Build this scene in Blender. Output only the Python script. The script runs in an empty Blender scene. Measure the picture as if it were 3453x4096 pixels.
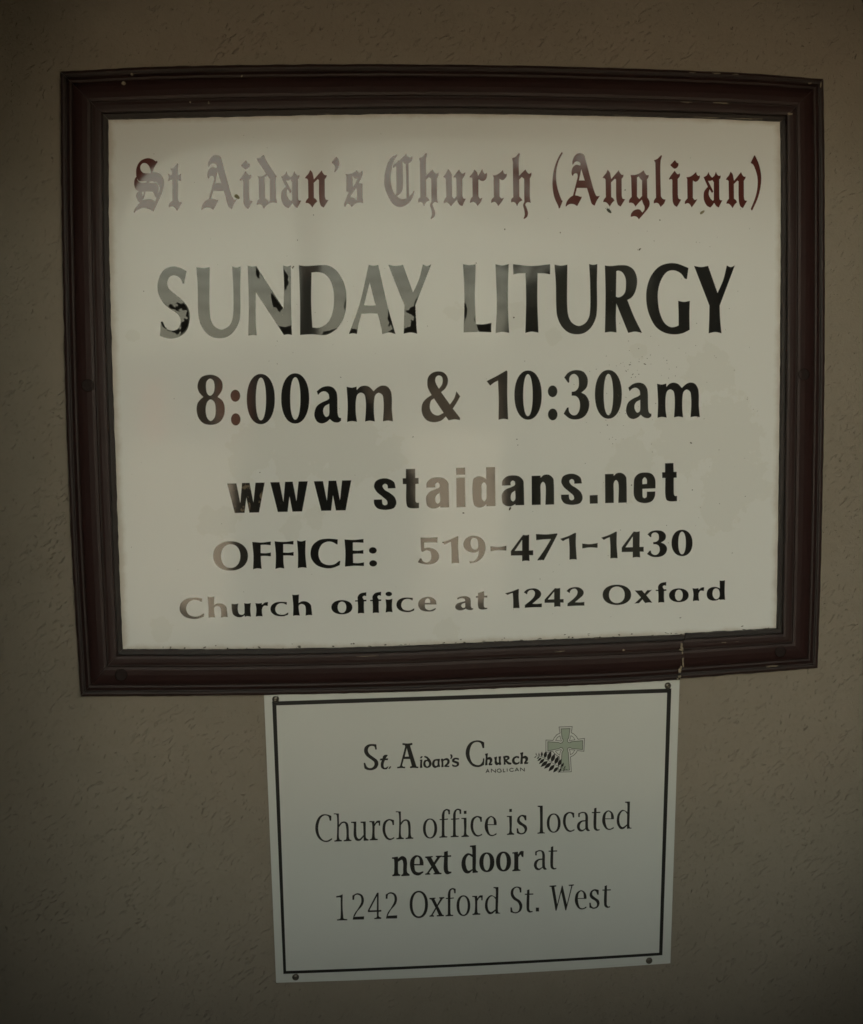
import bpy, bmesh, math, random
from mathutils import Vector, Matrix, noise
from mathutils.geometry import tessellate_polygon
random.seed(7)
R = math.radians
SC = bpy.context.scene
COL = SC.collection

# ---------------------------------------------------------------- camera, sky, sun, exposure
SRC_W, SRC_H = 3453.0, 4096.0
FOC = 3000.0 / 2093.0                    # focal length in picture heights
DIST, EYE = 2.30, 1.60                   # camera to wall, camera above the ground
ax = Vector((26418, 636, -3000)).normalized()        # wall's horizontal seen from the camera
up = Vector((-418, 34654, 3000)).normalized()        # wall's vertical seen from the camera
up = (up - ax * up.dot(ax)).normalized()
ROT = Matrix((ax, up.cross(ax), up))                 # camera axes -> world axes
CAM = Vector((0.0, -DIST, EYE))
cd = bpy.data.cameras.new("camera"); cam = bpy.data.objects.new("camera", cd); COL.objects.link(cam)
cd.sensor_fit = 'VERTICAL'; cd.sensor_height = 24.0; cd.lens = 24.0 * FOC
cd.clip_start = 0.02; cd.clip_end = 600.0
cam.matrix_world = Matrix.Translation(CAM) @ ROT.to_4x4()
SC.camera = cam

SUN_EL = 48.0
world = bpy.data.worlds.new("World"); SC.world = world; world.use_nodes = True
wn = world.node_tree; bg = wn.nodes["Background"]
sky = wn.nodes.new("ShaderNodeTexSky"); sky.sky_type = 'NISHITA'; sky.sun_disc = False
sky.sun_elevation = R(SUN_EL); sky.sun_rotation = R(20); sky.dust_density = 1.2; sky.air_density = 1.2; sky.ozone_density = 1.0
hs = wn.nodes.new("ShaderNodeHueSaturation"); hs.inputs["Saturation"].default_value = 0.30     # thin high cloud greys the sky
wn.links.new(sky.outputs[0], hs.inputs["Color"])
wm = wn.nodes.new("ShaderNodeMix"); wm.data_type = 'RGBA'; wm.blend_type = 'MULTIPLY'; wm.inputs[0].default_value = 1.0
wm.inputs[7].default_value = (1.0, 0.955, 0.755, 1)
wn.links.new(hs.outputs[0], wm.inputs[6]); wn.links.new(wm.outputs[2], bg.inputs[0]); bg.inputs[1].default_value = 0.095
sl = bpy.data.lights.new("sun", 'SUN'); sl.energy = 5.0; sl.angle = R(0.5); sl.color = (1.0, 0.92, 0.78)
so = bpy.data.objects.new("sun", sl); COL.objects.link(so)
so.rotation_euler = (-R(90 - SUN_EL), 0, -R(20)); so.location = (4, 12, 14)     # high, behind the building: the added enclosure lies in shade
SC.view_settings.view_transform = 'Standard'; SC.view_settings.look = 'None'
SC.view_settings.gamma = 1.0; SC.view_settings.exposure = 3.75
SC.cycles.use_denoising = True
SC.cycles.sample_clamp_indirect = 8.0
SC.cycles.max_bounces = 5
SC.cycles.filter_width = 1.6

# ---------------------------------------------------------------- helpers
def P(px, py, h=0.0):
    """point of the wall plane (raised by h) that the photograph shows at px, py"""
    r = ROT @ Vector(((px - SRC_W/2)/SRC_H, -(py - SRC_H/2)/SRC_H, -FOC))
    return CAM + r * ((DIST - h) / r.y)
def D2(x, y): return (x*SRC_W/1764.0, y*SRC_H/2093.0)
def behind(x, y, d, w=None):
    """point d metres out from the wall that the sign mirrors at x, y"""
    p = P(*D2(x, y), 0.004); k = d / DIST
    return Vector((p.x + (p.x - CAM.x)*k, -d, p.z + (p.z - CAM.z)*k))
WL = {}
def put(name, verts, faces, m, parent=None, uvs=None, smooth=False, origin=None):
    vs = [Vector(v) for v in verts]
    if origin is None:
        lo = Vector([min(v[i] for v in vs) for i in range(3)]); hi = Vector([max(v[i] for v in vs) for i in range(3)])
        origin = (lo + hi) / 2
    origin = Vector(origin)
    me = bpy.data.meshes.new(name)
    me.from_pydata([v - origin for v in vs], [], faces); me.update()
    if uvs:
        lay = me.uv_layers.new(name="UVMap")
        for lp in me.loops: lay.data[lp.index].uv = uvs[lp.vertex_index]
    if smooth:
        me.polygons.foreach_set("use_smooth", [True]*len(me.polygons))
    me.materials.append(m)
    o = bpy.data.objects.new(name, me); COL.objects.link(o)
    if parent:
        o.parent = parent; o.location = origin - WL[parent.name]
    else:
        o.location = origin
    WL[o.name] = origin
    return o
def empty(name, loc, label=None, cat=None, group=None):
    o = bpy.data.objects.new(name, None); COL.objects.link(o); o.location = loc; o.empty_display_size = 0.1
    WL[o.name] = Vector(loc)
    tag(o, label, cat, group); return o
def tag(o, label=None, cat=None, group=None, kind=None):
    if label: o["label"] = label
    if cat: o["category"] = cat
    if group: o["group"] = group
    if kind: o["kind"] = kind
    return o
def box(lo, hi):
    x0,y0,z0 = lo; x1,y1,z1 = hi
    v = [(x0,y0,z0),(x1,y0,z0),(x1,y1,z0),(x0,y1,z0),(x0,y0,z1),(x1,y0,z1),(x1,y1,z1),(x0,y1,z1)]
    return v, [(0,3,2,1),(4,5,6,7),(0,1,5,4),(1,2,6,5),(2,3,7,6),(3,0,4,7)]
def lerp_poly(pts, t, key=0):
    """point at fraction t along a polyline, fractions taken along coordinate `key`"""
    a, b = pts[0][key], pts[-1][key]; x = a + (b - a)*t
    s = 1 if b > a else -1
    n = len(pts)
    for i in range(n-1):
        if s*pts[i+1][key] >= s*x - 1e-9 or i == n-2:
            p0 = pts[max(i-1,0)]; p1 = pts[i]; p2 = pts[i+1]; p3 = pts[min(i+2,n-1)]
            u = (x - p1[key])/(p2[key]-p1[key])
            o = 1-key
            # slopes for a smooth curve
            def sl(a_, b_): return (b_[o]-a_[o])/(b_[key]-a_[key]) if b_[key]!=a_[key] else 0
            s12 = sl(p1,p2); m1 = (sl(p0,p2) if i>0 else s12); m2 = (sl(p1,p3) if i<n-2 else s12)
            d = p2[key]-p1[key]
            h00=2*u**3-3*u*u+1; h10=u**3-2*u*u+u; h01=-2*u**3+3*u*u; h11=u**3-u*u
            y = h00*p1[o]+h10*d*m1+h01*p2[o]+h11*d*m2
            return (x, y) if key == 0 else (y, x)

class NT:
    """small node-tree builder"""
    def __init__(s, name):
        s.m = bpy.data.materials.new(name); s.m.use_nodes = True; s.t = s.m.node_tree
        s.b = s.t.nodes["Principled BSDF"]
    def n(s, kind, **kw):
        nd = s.t.nodes.new("ShaderNode"+kind)
        for k, v in kw.items(): setattr(nd, k, v)
        return nd
    def link(s, a, b): s.t.links.new(a, b)
    def val(s, sock, v):
        if hasattr(v, "is_output"): s.link(v, sock)
        else: sock.default_value = v
    def geo(s): return s.n("NewGeometry").outputs["Position"]
    def math(s, op, a, b=0.0, c=None, clamp=False):
        nd = s.n("Math", operation=op, use_clamp=clamp); s.val(nd.inputs[0], a); s.val(nd.inputs[1], b)
        if c is not None: s.val(nd.inputs[2], c)
        return nd.outputs[0]
    def mapping(s, vec, scale=(1,1,1), rot=(0,0,0), loc=(0,0,0)):
        nd = s.n("Mapping"); s.link(vec, nd.inputs[0]); nd.inputs["Scale"].default_value = scale
        nd.inputs["Rotation"].default_value = rot; nd.inputs["Location"].default_value = loc
        return nd.outputs[0]
    def noise(s, vec, scale, detail=4, rough=0.6, dist=0.0):
        nd = s.n("TexNoise"); s.link(vec, nd.inputs["Vector"]); nd.inputs["Scale"].default_value = scale
        nd.inputs["Detail"].default_value = detail; nd.inputs["Roughness"].default_value = rough
        nd.inputs["Distortion"].default_value = dist
        return nd.outputs["Fac"]
    def ramp(s, f, stops):
        nd = s.n("ValToRGB"); s.link(f, nd.inputs[0]); e = nd.color_ramp.elements
        while len(e) < len(stops): e.new(0.5)
        for el, (p, c) in zip(e, stops):
            el.position = p; el.color = (c, c, c, 1) if isinstance(c, (int, float)) else (*c, 1)
        return nd.outputs[0]
    def mix(s, f, a, b):
        nd = s.n("Mix", data_type='RGBA'); s.val(nd.inputs[0], f)
        for i, v in ((6, a), (7, b)):
            if hasattr(v, "is_output"): s.link(v, nd.inputs[i])
            else: nd.inputs[i].default_value = (*v, 1)
        return nd.outputs[2]
    def bump(s, h, strength, dist, prev=None):
        nd = s.n("Bump"); s.link(h, nd.inputs["Height"]); nd.inputs["Strength"].default_value = strength
        nd.inputs["Distance"].default_value = dist
        if prev is not None: s.link(prev, nd.inputs["Normal"])
        return nd.outputs[0]
    def blobs(s, pos, lst, nscale, amp, lo, hi):
        """soft-edged ragged patches: lst holds (x, y, radius) in photograph display pixels"""
        best = None
        for (x, y, r) in lst:
            c = P(*D2(x, y))
            d = s.n("VectorMath", operation='DISTANCE'); s.link(pos, d.inputs[0]); d.inputs[1].default_value = (c.x, 0.0, c.z)
            f = s.math('MULTIPLY_ADD', d.outputs["Value"], -1.0/(r*0.00078), 1.0)
            best = f if best is None else s.math('MAXIMUM', best, f)
        nn = s.math('MULTIPLY_ADD', s.noise(pos, nscale, 5, 0.62), amp, -amp*0.5)
        v = s.math('ADD', best, nn)
        mr = s.n("MapRange"); s.link(v, mr.inputs[0]); mr.inputs[1].default_value = lo; mr.inputs[2].default_value = hi
        return mr.outputs[0]
    def set(s, **kw):
        for k, v in kw.items():
            sock = s.b.inputs[k.replace("_", " ")]
            if hasattr(v, "is_output"): s.link(v, sock)
            elif isinstance(v, tuple): sock.default_value = (*v, 1)
            else: sock.default_value = v
        return s
# ---------------------------------------------------------------- lettering
# every outline is measured in a magnified strip of the sign; a strip is (x, y, scale).
# "x,y" is a corner point, "~x,y" a smooth one, "/" starts the next contour.
STRIP = {
 '11':(520,600,4),'12':(940,600,4),'13':(1300,600,4),'14':(1740,600,4),'15':(2180,600,4),'16':(2620,600,4),
 '21':(610,1040,3),'22':(1180,1040,3),'23':(1820,1040,3),'24':(2370,1040,3),
 '31':(760,1450,4),'32':(1180,1450,4),'33':(1620,1450,4),'34':(1930,1450,4),'35':(2370,1450,4),
 '41':(880,1820,3),'42':(1460,1820,3),'43':(2030,1820,2.4),
 '51':(830,2090,2.4),'52':(1640,2090,3),'53':(2200,2090,3),
 '61':(700,2320,3),'62':(1300,2320,2.4),'63':(2000,2300,4),'64':(2390,2300,3),
 '71':(1430,2880,4),'72':(1840,2880,3),'73':(2100,2880,6),
 '81':(1240,3190,4),'82':(1660,3190,4),'83':(2100,3190,4),
 '91':(1550,3360,2.4),'A1':(1330,3520,2.4),'A2':(2020,3510,4)}
GL = {
 # black letter
 'bS':"430,170 445,190 ~415,235 ~385,290 370,355 ~430,362 ~500,400 ~538,470 ~540,560 ~515,680 ~470,790 ~420,890 380,985 ~330,955 ~250,928 ~170,935 ~110,970 70,1010 60,990 ~90,925 155,845 ~115,790 ~98,730 ~115,685 135,662 ~95,630 ~72,570 ~70,500 ~85,450 103,430 ~98,360 ~105,290 ~140,210 ~200,155 ~290,130 ~370,150 415,182 / 335,350 ~325,300 ~300,250 ~260,215 ~210,212 ~172,250 ~168,300 ~190,345 ~230,370 330,368 / 110,455 ~145,492 ~190,502 268,502 268,518 ~190,522 ~140,505 / 305,505 ~380,505 ~430,525 ~468,580 ~472,640 455,690 ~462,620 ~445,560 ~400,530 320,520 / 190,672 222,672 ~218,700 205,738 ~195,700 / 250,665 ~320,662 ~370,675 ~395,720 410,755 425,768 405,820 ~350,795 ~280,788 205,800 ~228,755 ~240,710",
 'bt':"760,212 775,230 ~768,300 765,390 ~785,400 805,380 820,382 ~815,440 822,490 805,495 765,470 768,790 ~785,825 825,830 830,850 ~800,905 755,975 ~730,935 ~690,905 ~655,905 625,915 620,895 ~640,845 680,815 680,475 ~645,475 615,495 610,490 ~620,440 612,390 620,380 ~645,400 672,395 ~670,345 648,300 ~700,280",
 'bA':"1255,265 ~1255,210 ~1290,130 ~1340,88 ~1385,80 ~1430,92 1458,120 1600,640 ~1640,750 ~1665,788 1718,785 ~1670,860 1630,948 ~1585,920 ~1560,860 ~1530,750 1500,655 1330,655 1300,775 ~1350,785 1395,802 1412,795 1410,820 1335,955 ~1280,925 ~1220,920 ~1180,935 1150,962 1138,955 ~1160,880 ~1210,815 1265,778 1345,470 ~1335,420 ~1310,412 ~1280,425 1262,460 ~1243,430 ~1242,380 ~1265,310 ~1320,272 1385,285 ~1390,250 ~1355,218 ~1320,215 ~1285,240 1262,272 / 1405,345 1463,532 ~1420,530 1365,530",
 'bi':"175,340 ~200,380 ~225,400 262,385 ~262,430 225,480 228,740 ~240,800 283,820 ~250,880 212,942 ~170,915 ~145,870 ~135,780 133,500 ~120,480 85,490 75,475 ~110,420",
 'bj':"178,165 ~205,205 238,220 ~235,260 ~200,300 ~170,308 ~140,290 102,255 100,245",
 'bd':"460,75 475,100 ~500,160 640,380 668,420 ~655,450 660,770 675,848 ~630,840 ~560,850 ~510,880 465,938 ~440,900 ~410,870 ~375,870 350,878 348,860 ~365,810 388,785 382,480 ~378,450 363,418 ~420,425 ~465,405 500,380 ~375,190 348,135 ~400,125 / 518,405 560,470 562,800 545,835 ~520,800 483,770 478,430",
 'ba':"828,340 ~845,390 885,435 ~925,400 952,335 ~970,380 ~1000,405 1033,400 ~1030,435 1008,470 1010,740 ~1020,800 1062,810 ~1030,870 1000,928 ~960,905 922,850 ~890,895 855,930 ~800,900 ~755,830 ~740,750 ~752,660 812,585 745,440 742,425 ~790,400 / 815,488 ~860,488 890,475 915,512 915,805 895,815 ~860,780 ~830,720 ~830,670 842,628 885,690 908,662",
 'bn':"1205,318 ~1240,360 ~1255,420 1265,470 1390,325 ~1410,370 ~1440,400 1470,400 ~1465,430 1438,470 1440,740 ~1455,790 1497,800 ~1460,860 1422,922 ~1380,895 ~1355,830 1345,700 1345,480 1325,465 1262,525 1265,765 ~1300,790 1318,825 ~1280,860 1240,922 ~1205,875 ~1170,850 1130,848 ~1140,810 1175,765 1170,480 ~1155,460 1120,450 ~1140,420 ~1175,380",
 'bq':"1625,105 ~1660,150 ~1672,220 ~1655,290 1600,355 1588,350 ~1602,290 ~1590,240 1552,208 1552,190",
 'bs':"512,322 ~545,365 ~570,355 590,330 605,340 ~600,400 545,525 600,542 602,760 612,850 ~560,842 ~490,855 428,912 ~400,875 ~360,855 330,905 312,905 ~310,860 ~335,790 380,680 342,660 345,440 ~342,410 328,385 ~380,385 ~450,365 / 440,415 ~475,450 525,460 448,600 / 495,612 510,630 510,805 ~485,785 ~450,760 400,750",
 'bC':"1148,70 1158,85 ~1110,160 ~1070,290 ~1052,440 ~1065,580 ~1095,670 1128,722 ~1142,690 1145,600 1145,262 ~1125,262 1100,285 1088,270 1090,245 1230,135 1300,55 ~1325,100 ~1355,120 1395,98 ~1400,130 ~1375,190 1338,215 1345,742 ~1390,700 1422,648 1434,665 ~1400,770 ~1330,860 ~1250,905 ~1180,910 ~1100,870 ~1020,760 ~965,620 ~950,500 ~965,350 ~1010,200 ~1070,115 / 1242,185 ~1265,210 1298,225 1308,775 ~1240,785 ~1180,765 1145,738 ~1200,705 ~1235,650 ~1248,580",
 'bh':"1345,45 1362,62 ~1345,150 1345,410 1350,410 1448,310 ~1480,360 ~1510,380 1545,360 ~1545,400 1520,455 ~1522,760 1535,845 ~1480,835 ~1448,870 ~1470,930 ~1490,1010 ~1475,1070 1430,1105 1418,1098 ~1437,1040 ~1430,960 ~1412,880 1432,825 1428,460 1390,430 1348,475 1350,745 ~1375,770 1402,805 ~1350,835 1315,900 ~1290,850 ~1260,832 1220,838 ~1222,790 1255,755 1248,250 ~1248,190 1237,140 1240,130 ~1290,110",
 'bu':"215,302 ~245,340 ~268,390 272,450 275,740 ~290,765 ~315,775 ~330,755 348,740 345,460 ~330,440 300,440 297,425 ~340,370 388,310 ~415,360 ~445,378 488,355 ~480,400 440,465 443,740 ~460,775 495,780 ~470,830 440,898 ~400,880 ~370,840 352,790 ~310,840 258,900 ~225,860 ~190,835 142,850 140,830 ~155,790 182,750 178,490 ~170,460 ~150,440 133,430 ~175,375",
 'br':"632,312 ~670,350 692,415 757,302 ~780,360 ~800,380 830,365 ~835,400 ~820,460 ~780,495 ~735,490 705,465 695,480 697,740 ~720,775 760,765 ~735,830 685,898 ~650,850 ~615,830 562,845 562,830 ~575,780 605,745 600,470 ~590,445 560,440 555,425 ~600,370",
 'bc':"1088,320 ~1105,370 ~1130,385 1148,375 ~1150,410 ~1120,460 ~1080,482 1035,460 1035,745 ~1065,775 1108,762 ~1075,820 1015,898 ~985,850 ~955,830 900,845 ~905,800 945,750 940,480 ~940,440 928,405 ~980,400 ~1040,365",
 'b(':"270,30 288,48 ~220,180 ~185,320 ~182,480 ~205,620 ~240,730 268,800 285,815 240,932 222,935 215,900 ~150,750 ~125,600 ~125,440 ~160,260 ~220,110",
 'bg':"1580,325 ~1605,375 ~1630,400 1663,400 ~1655,440 1635,470 1640,760 ~1670,810 ~1678,860 ~1660,920 1505,1110 ~1470,1070 ~1430,1060 ~1400,1065 1372,1070 ~1380,1020 ~1420,970 ~1480,948 ~1520,955 1560,1000 ~1590,960 ~1595,910 ~1570,850 1552,795 1500,845 1450,905 ~1420,860 ~1390,845 1345,845 ~1350,800 1388,750 1380,440 1372,400 ~1440,398 ~1510,375 / 1475,440 ~1500,425 ~1520,450 1555,490 1555,735 1510,785 1475,745",
 'bl':"100,80 115,95 ~92,180 97,740 ~120,775 ~150,790 172,790 ~150,850 92,912 ~60,860 ~30,845 -18,855 ~-15,810 18,760 8,250 ~5,200 -15,165 ~40,140",
 'b)':"1590,85 1605,90 ~1665,230 ~1700,400 ~1695,560 ~1650,760 1560,965 1545,965 1535,940 ~1610,750 ~1640,600 ~1640,430 ~1600,290 ~1570,230 1535,210 1535,200",
 # flared capitals, tall
 'S':"410,135 ~395,210 382,285 362,282 ~345,235 ~310,200 ~255,183 ~205,205 ~178,270 ~188,325 ~230,375 ~330,455 ~410,540 ~448,630 ~445,740 ~415,840 ~345,910 ~240,942 ~160,935 90,910 ~98,830 100,738 125,740 ~150,800 ~190,838 ~250,848 ~305,825 ~338,760 ~335,700 ~300,645 ~200,580 ~120,500 ~75,410 ~62,300 ~90,190 ~150,110 ~250,78 ~340,95",
 'U':"527,85 ~610,97 688,85 ~685,300 ~690,650 ~710,740 ~750,800 ~830,835 ~910,800 ~955,730 ~970,640 ~970,300 957,78 ~1008,88 1060,78 ~1055,300 ~1055,640 ~1040,740 ~985,850 ~900,920 ~800,938 ~700,915 ~610,830 ~562,720 ~550,620 ~543,300",
 'N':"1145,70 ~1195,78 1248,72 1575,582 ~1580,300 1568,65 ~1615,75 1663,65 ~1665,500 1675,900 ~1625,893 1578,900 1240,385 ~1240,700 1252,903 ~1200,900 1150,905 ~1158,500",
 'D':"48,62 ~120,72 ~300,62 ~390,63 ~480,110 ~570,230 ~612,360 ~618,500 ~600,650 ~540,780 ~450,865 ~370,900 ~200,892 62,900 ~62,500 / 200,150 ~280,145 ~350,165 ~420,235 ~458,340 ~470,480 ~455,620 ~410,730 ~340,795 ~270,815 210,808 ~195,500",
 'A':"885,58 ~940,68 1000,58 1118,580 1208,890 ~1130,870 1048,888 ~1025,760 993,642 ~900,638 800,645 ~765,770 745,888 ~700,880 648,888 ~780,520 / 898,268 968,545 ~900,548 830,542",
 'Y':"1120,57 ~1210,72 1298,57 1418,390 ~1490,230 1535,52 ~1585,72 1637,52 1445,545 ~1450,700 1468,885 ~1390,870 1305,885 ~1312,700 1315,545",
 'L':"98,50 ~175,60 250,50 ~240,400 ~245,600 252,770 ~340,772 440,752 ~437,810 438,868 ~270,862 105,868 ~115,400",
 'I':"487,48 ~568,65 648,48 ~637,300 ~638,600 652,875 ~570,862 490,875 ~503,500",
 'T':"698,50 ~920,72 1143,50 1143,172 ~1070,160 992,158 ~990,500 1003,872 ~920,860 845,875 ~855,500 848,158 ~770,160 700,172",
 'R':"150,65 ~210,72 ~330,62 ~420,68 ~490,110 ~530,190 ~537,280 ~510,390 ~470,450 420,480 ~500,680 597,875 ~510,860 430,875 287,520 ~282,700 290,870 ~220,862 150,870 ~158,400 / 288,135 ~310,128 ~355,145 ~395,210 ~403,300 ~390,390 ~350,435 ~310,448 283,440",
 'G':"1153,95 1135,230 1110,225 ~1060,160 ~980,125 ~900,140 ~830,230 ~790,360 ~788,500 ~815,650 ~870,760 ~940,805 ~1000,800 1035,785 ~1035,650 1030,490 ~1100,502 1170,490 ~1165,650 1168,838 ~1080,880 ~970,893 ~860,870 ~760,800 ~680,650 ~648,500 ~655,330 ~710,180 ~800,80 ~900,42 ~1010,42",
 '8':"~325,195 ~430,220 ~500,280 ~525,360 ~510,450 445,550 ~520,610 ~555,700 ~550,830 ~500,930 ~430,980 ~330,998 ~220,975 ~140,890 ~108,770 ~120,660 ~160,600 215,552 ~150,480 ~122,400 ~135,310 ~190,230 / ~325,258 ~375,290 ~395,390 ~375,490 ~325,532 ~280,500 ~258,400 ~270,300 / ~330,590 ~390,630 ~412,750 ~395,880 ~335,936 ~280,890 ~253,770 ~275,640",
 'a':"350,460 ~430,400 ~530,378 ~610,400 ~665,470 ~680,560 ~682,700 ~690,840 ~710,880 740,888 740,930 ~700,958 ~640,958 ~600,940 560,905 ~510,950 ~430,976 ~360,950 ~315,870 ~315,790 ~350,700 ~430,640 ~520,600 550,575 ~540,510 ~500,470 ~460,462 ~410,480 370,522 / 550,660 ~480,700 ~453,760 ~465,830 ~500,870 ~540,850 552,800",
 'm':"828,388 ~910,402 988,385 990,440 ~1050,385 ~1120,370 ~1190,390 1258,458 ~1330,395 ~1400,368 ~1480,385 ~1535,460 ~1552,560 ~1553,760 1570,942 ~1490,930 1408,942 ~1420,760 ~1418,620 ~1400,520 ~1340,485 ~1290,520 ~1270,600 ~1265,800 1280,945 ~1200,932 1122,945 ~1135,760 ~1132,600 ~1110,510 ~1055,482 ~1005,510 ~980,590 ~975,800 995,950 ~910,938 835,952 ~845,700",
 '&':"580,475 722,673 ~790,570 825,460 885,542 ~830,640 768,738 882,885 882,922 ~800,910 700,925 655,865 ~580,930 ~460,955 ~360,930 ~290,850 ~267,750 ~285,650 ~340,580 428,520 ~370,410 ~358,320 ~375,230 ~440,165 ~530,142 ~620,160 ~680,230 ~688,320 ~650,410 / 545,420 ~500,340 ~485,280 ~505,225 ~545,208 ~590,228 ~605,290 ~590,360 / 465,575 620,805 ~530,848 ~450,820 ~405,750 ~400,680 ~420,610",
 '1':"68,298 ~240,210 385,125 402,145 ~398,500 412,912 ~335,902 258,915 ~262,600 250,290 ~190,320 125,370",
 '3':"1310,240 ~1370,165 ~1450,127 ~1540,123 ~1620,150 ~1680,240 ~1685,340 ~1660,410 1585,482 ~1650,520 ~1700,600 ~1710,690 ~1680,800 ~1610,880 ~1500,912 ~1400,898 1300,820 1355,720 1380,718 ~1390,790 ~1440,840 ~1500,838 ~1545,780 ~1562,690 ~1545,590 ~1500,540 1428,530 1428,468 ~1490,455 ~1535,400 ~1545,320 ~1530,230 ~1480,185 ~1430,195 ~1395,240 1390,320 1372,325",
 # heavy sans
 'hw':"88,342 198,340 245,575 265,336 357,334 402,568 427,332 538,330 470,690 354,692 318,510 296,694 178,696",
 'hs':"370,398 275,402 ~268,360 ~240,345 ~212,370 ~235,415 ~300,455 ~360,510 ~378,580 ~350,635 ~290,655 ~220,658 ~150,640 ~112,590 107,535 205,533 ~215,590 ~240,603 ~268,590 ~265,550 ~210,500 ~140,440 ~110,380 ~130,315 ~200,283 ~280,285 ~350,325",
 'ht':"492,168 603,165 605,275 645,274 645,345 607,348 607,535 ~612,562 ~625,572 650,572 650,637 ~560,640 ~515,625 ~498,580 496,350 455,350 453,280 492,278",
 'ha':"845,388 737,392 ~745,330 ~800,280 ~880,267 ~950,280 ~1000,330 ~1007,400 1012,628 903,630 903,615 ~860,638 ~800,640 ~750,610 ~737,560 ~740,490 ~780,440 ~850,410 ~895,385 ~895,345 ~870,330 ~845,350 / 900,452 ~860,480 ~847,510 ~850,565 ~875,583 ~900,560",
 'hi':"1095,154 1202,150 1204,236 1096,240",
 'hj':"1097,273 1201,270 1208,623 1100,627",
 'hd':"1455,146 1562,144 1568,612 1460,615 1458,590 ~1420,620 ~1370,630 ~1320,610 ~1300,560 ~1295,330 ~1310,280 ~1360,255 ~1420,265 1457,292 / ~1430,328 ~1455,350 ~1459,440 ~1456,530 ~1430,555 ~1406,530 ~1402,440 ~1404,350",
 'hn':"233,200 318,198 320,218 ~350,192 ~400,190 ~440,225 ~446,270 449,475 365,478 ~363,280 ~342,258 ~322,280 ~320,380 320,478 235,480",
 'he':"1422,320 1297,325 1297,390 ~1303,408 ~1318,414 ~1335,405 1340,352 1420,350 ~1415,400 ~1385,445 ~1320,462 ~1250,445 ~1218,400 ~1213,300 ~1222,220 ~1260,180 ~1320,168 ~1385,180 ~1418,230 / 1297,280 ~1298,235 ~1318,214 ~1338,235 1340,277",
 'hp':"790,387 867,383 868,465 791,468",
 # flared, wide
 'wF':"430,186 ~520,192 610,182 608,218 ~560,214 512,215 512,293 ~560,295 610,288 610,325 ~560,321 513,322 ~515,390 522,446 ~480,440 438,450 ~442,320",
 'wI':"860,172 ~900,181 944,170 ~941,300 953,436 ~910,431 868,438 ~870,300",
 'wC':"1252,162 1250,210 1240,210 ~1200,188 ~1150,185 ~1100,210 ~1070,270 ~1070,330 ~1100,385 ~1160,408 ~1220,400 1265,368 1277,370 1270,410 ~1200,437 ~1130,438 ~1050,410 ~1000,350 ~990,290 ~1010,220 ~1070,170 ~1150,155",
 'wE':"1316,162 ~1400,167 1499,158 1499,195 ~1440,192 1397,193 1397,268 ~1450,270 1498,264 1498,300 ~1450,299 1398,302 1400,388 ~1450,390 1504,382 1503,418 ~1410,416 1321,424 ~1325,290",
 'w5':"128,180 ~230,183 333,175 331,242 ~250,238 172,240 170,308 ~240,303 ~310,330 ~348,385 ~345,440 ~300,485 ~220,503 ~150,495 95,478 122,430 138,430 ~160,465 ~205,478 ~245,455 ~258,400 ~245,350 ~210,333 ~180,338 152,353 135,345",
 'w1':"382,237 ~480,205 572,162 583,168 ~580,300 592,488 ~545,485 500,490 ~500,350 493,232 ~455,245 417,265",
 'w9':"712,465 ~760,465 ~800,435 ~825,380 828,340 ~790,358 ~740,358 ~680,335 ~645,285 ~645,240 ~680,185 ~740,160 ~820,168 ~880,210 ~908,280 ~900,360 ~860,430 ~790,475 720,488 / ~772,183 ~805,200 ~820,250 ~812,310 ~780,327 ~745,305 ~728,255 ~738,200",
 'w-':"967,285 ~1060,293 1159,279 1157,337 ~1060,332 969,344",
 'w4':"1358,148 ~1395,152 1432,145 1430,335 1480,333 1480,393 1433,392 1437,462 ~1390,458 1346,465 1347,395 1212,397 1212,343 / 1347,208 1258,340 1347,338",
 'w7':"1513,138 ~1640,143 1768,130 1772,142 ~1690,300 1608,453 ~1570,450 1532,457 1531,447 ~1620,320 1693,198 ~1600,203 1516,212",
 'wh':"393,200 ~430,204 474,198 470,300 ~510,280 ~570,285 ~615,320 ~625,370 633,445 ~590,443 553,450 ~555,380 ~545,330 ~510,312 ~475,325 ~473,380 485,450 ~440,447 403,452 ~405,330",
 'wu':"680,285 ~720,290 760,282 ~755,350 ~770,405 ~800,418 ~825,410 835,395 ~835,330 830,277 ~870,283 912,276 ~905,350 914,440 ~870,435 838,442 835,425 ~800,445 ~750,445 ~700,415 ~685,370",
 'wr':"965,277 ~1005,281 1045,275 1045,298 ~1080,270 1118,264 1114,312 ~1070,310 ~1048,340 ~1045,380 1053,437 ~1010,433 970,440 ~978,350",
 'wf':"315,195 ~315,160 ~340,130 398,117 397,155 ~375,152 ~362,165 375,190 400,190 398,205 376,206 ~375,260 378,320 ~345,318 316,322 ~318,260 315,207 290,207 291,195",
 'wi':"582,185 ~615,188 648,180 ~644,250 650,310 ~615,306 583,312 ~588,250",
 'we':"1072,235 960,235 ~965,270 ~1000,290 ~1040,280 1062,268 1067,278 ~1040,297 ~980,303 ~920,285 ~897,245 ~905,200 ~950,168 ~1010,163 ~1060,190 / 960,220 ~965,190 ~988,175 ~1008,190 1012,220",
 'wt':"1528,107 1530,150 1560,149 1560,168 1528,169 ~1525,220 ~1532,262 1560,268 1558,278 ~1510,284 ~1480,275 ~1470,250 1470,170 1449,170 1450,155 1470,154 1471,125",
 'w2':"382,278 ~430,235 ~500,215 ~580,218 ~640,255 ~662,300 ~645,350 ~590,400 520,460 ~600,462 672,455 672,515 ~530,517 398,525 400,480 ~500,400 ~550,340 ~560,280 ~530,243 ~480,245 ~445,275 435,312",
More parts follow.
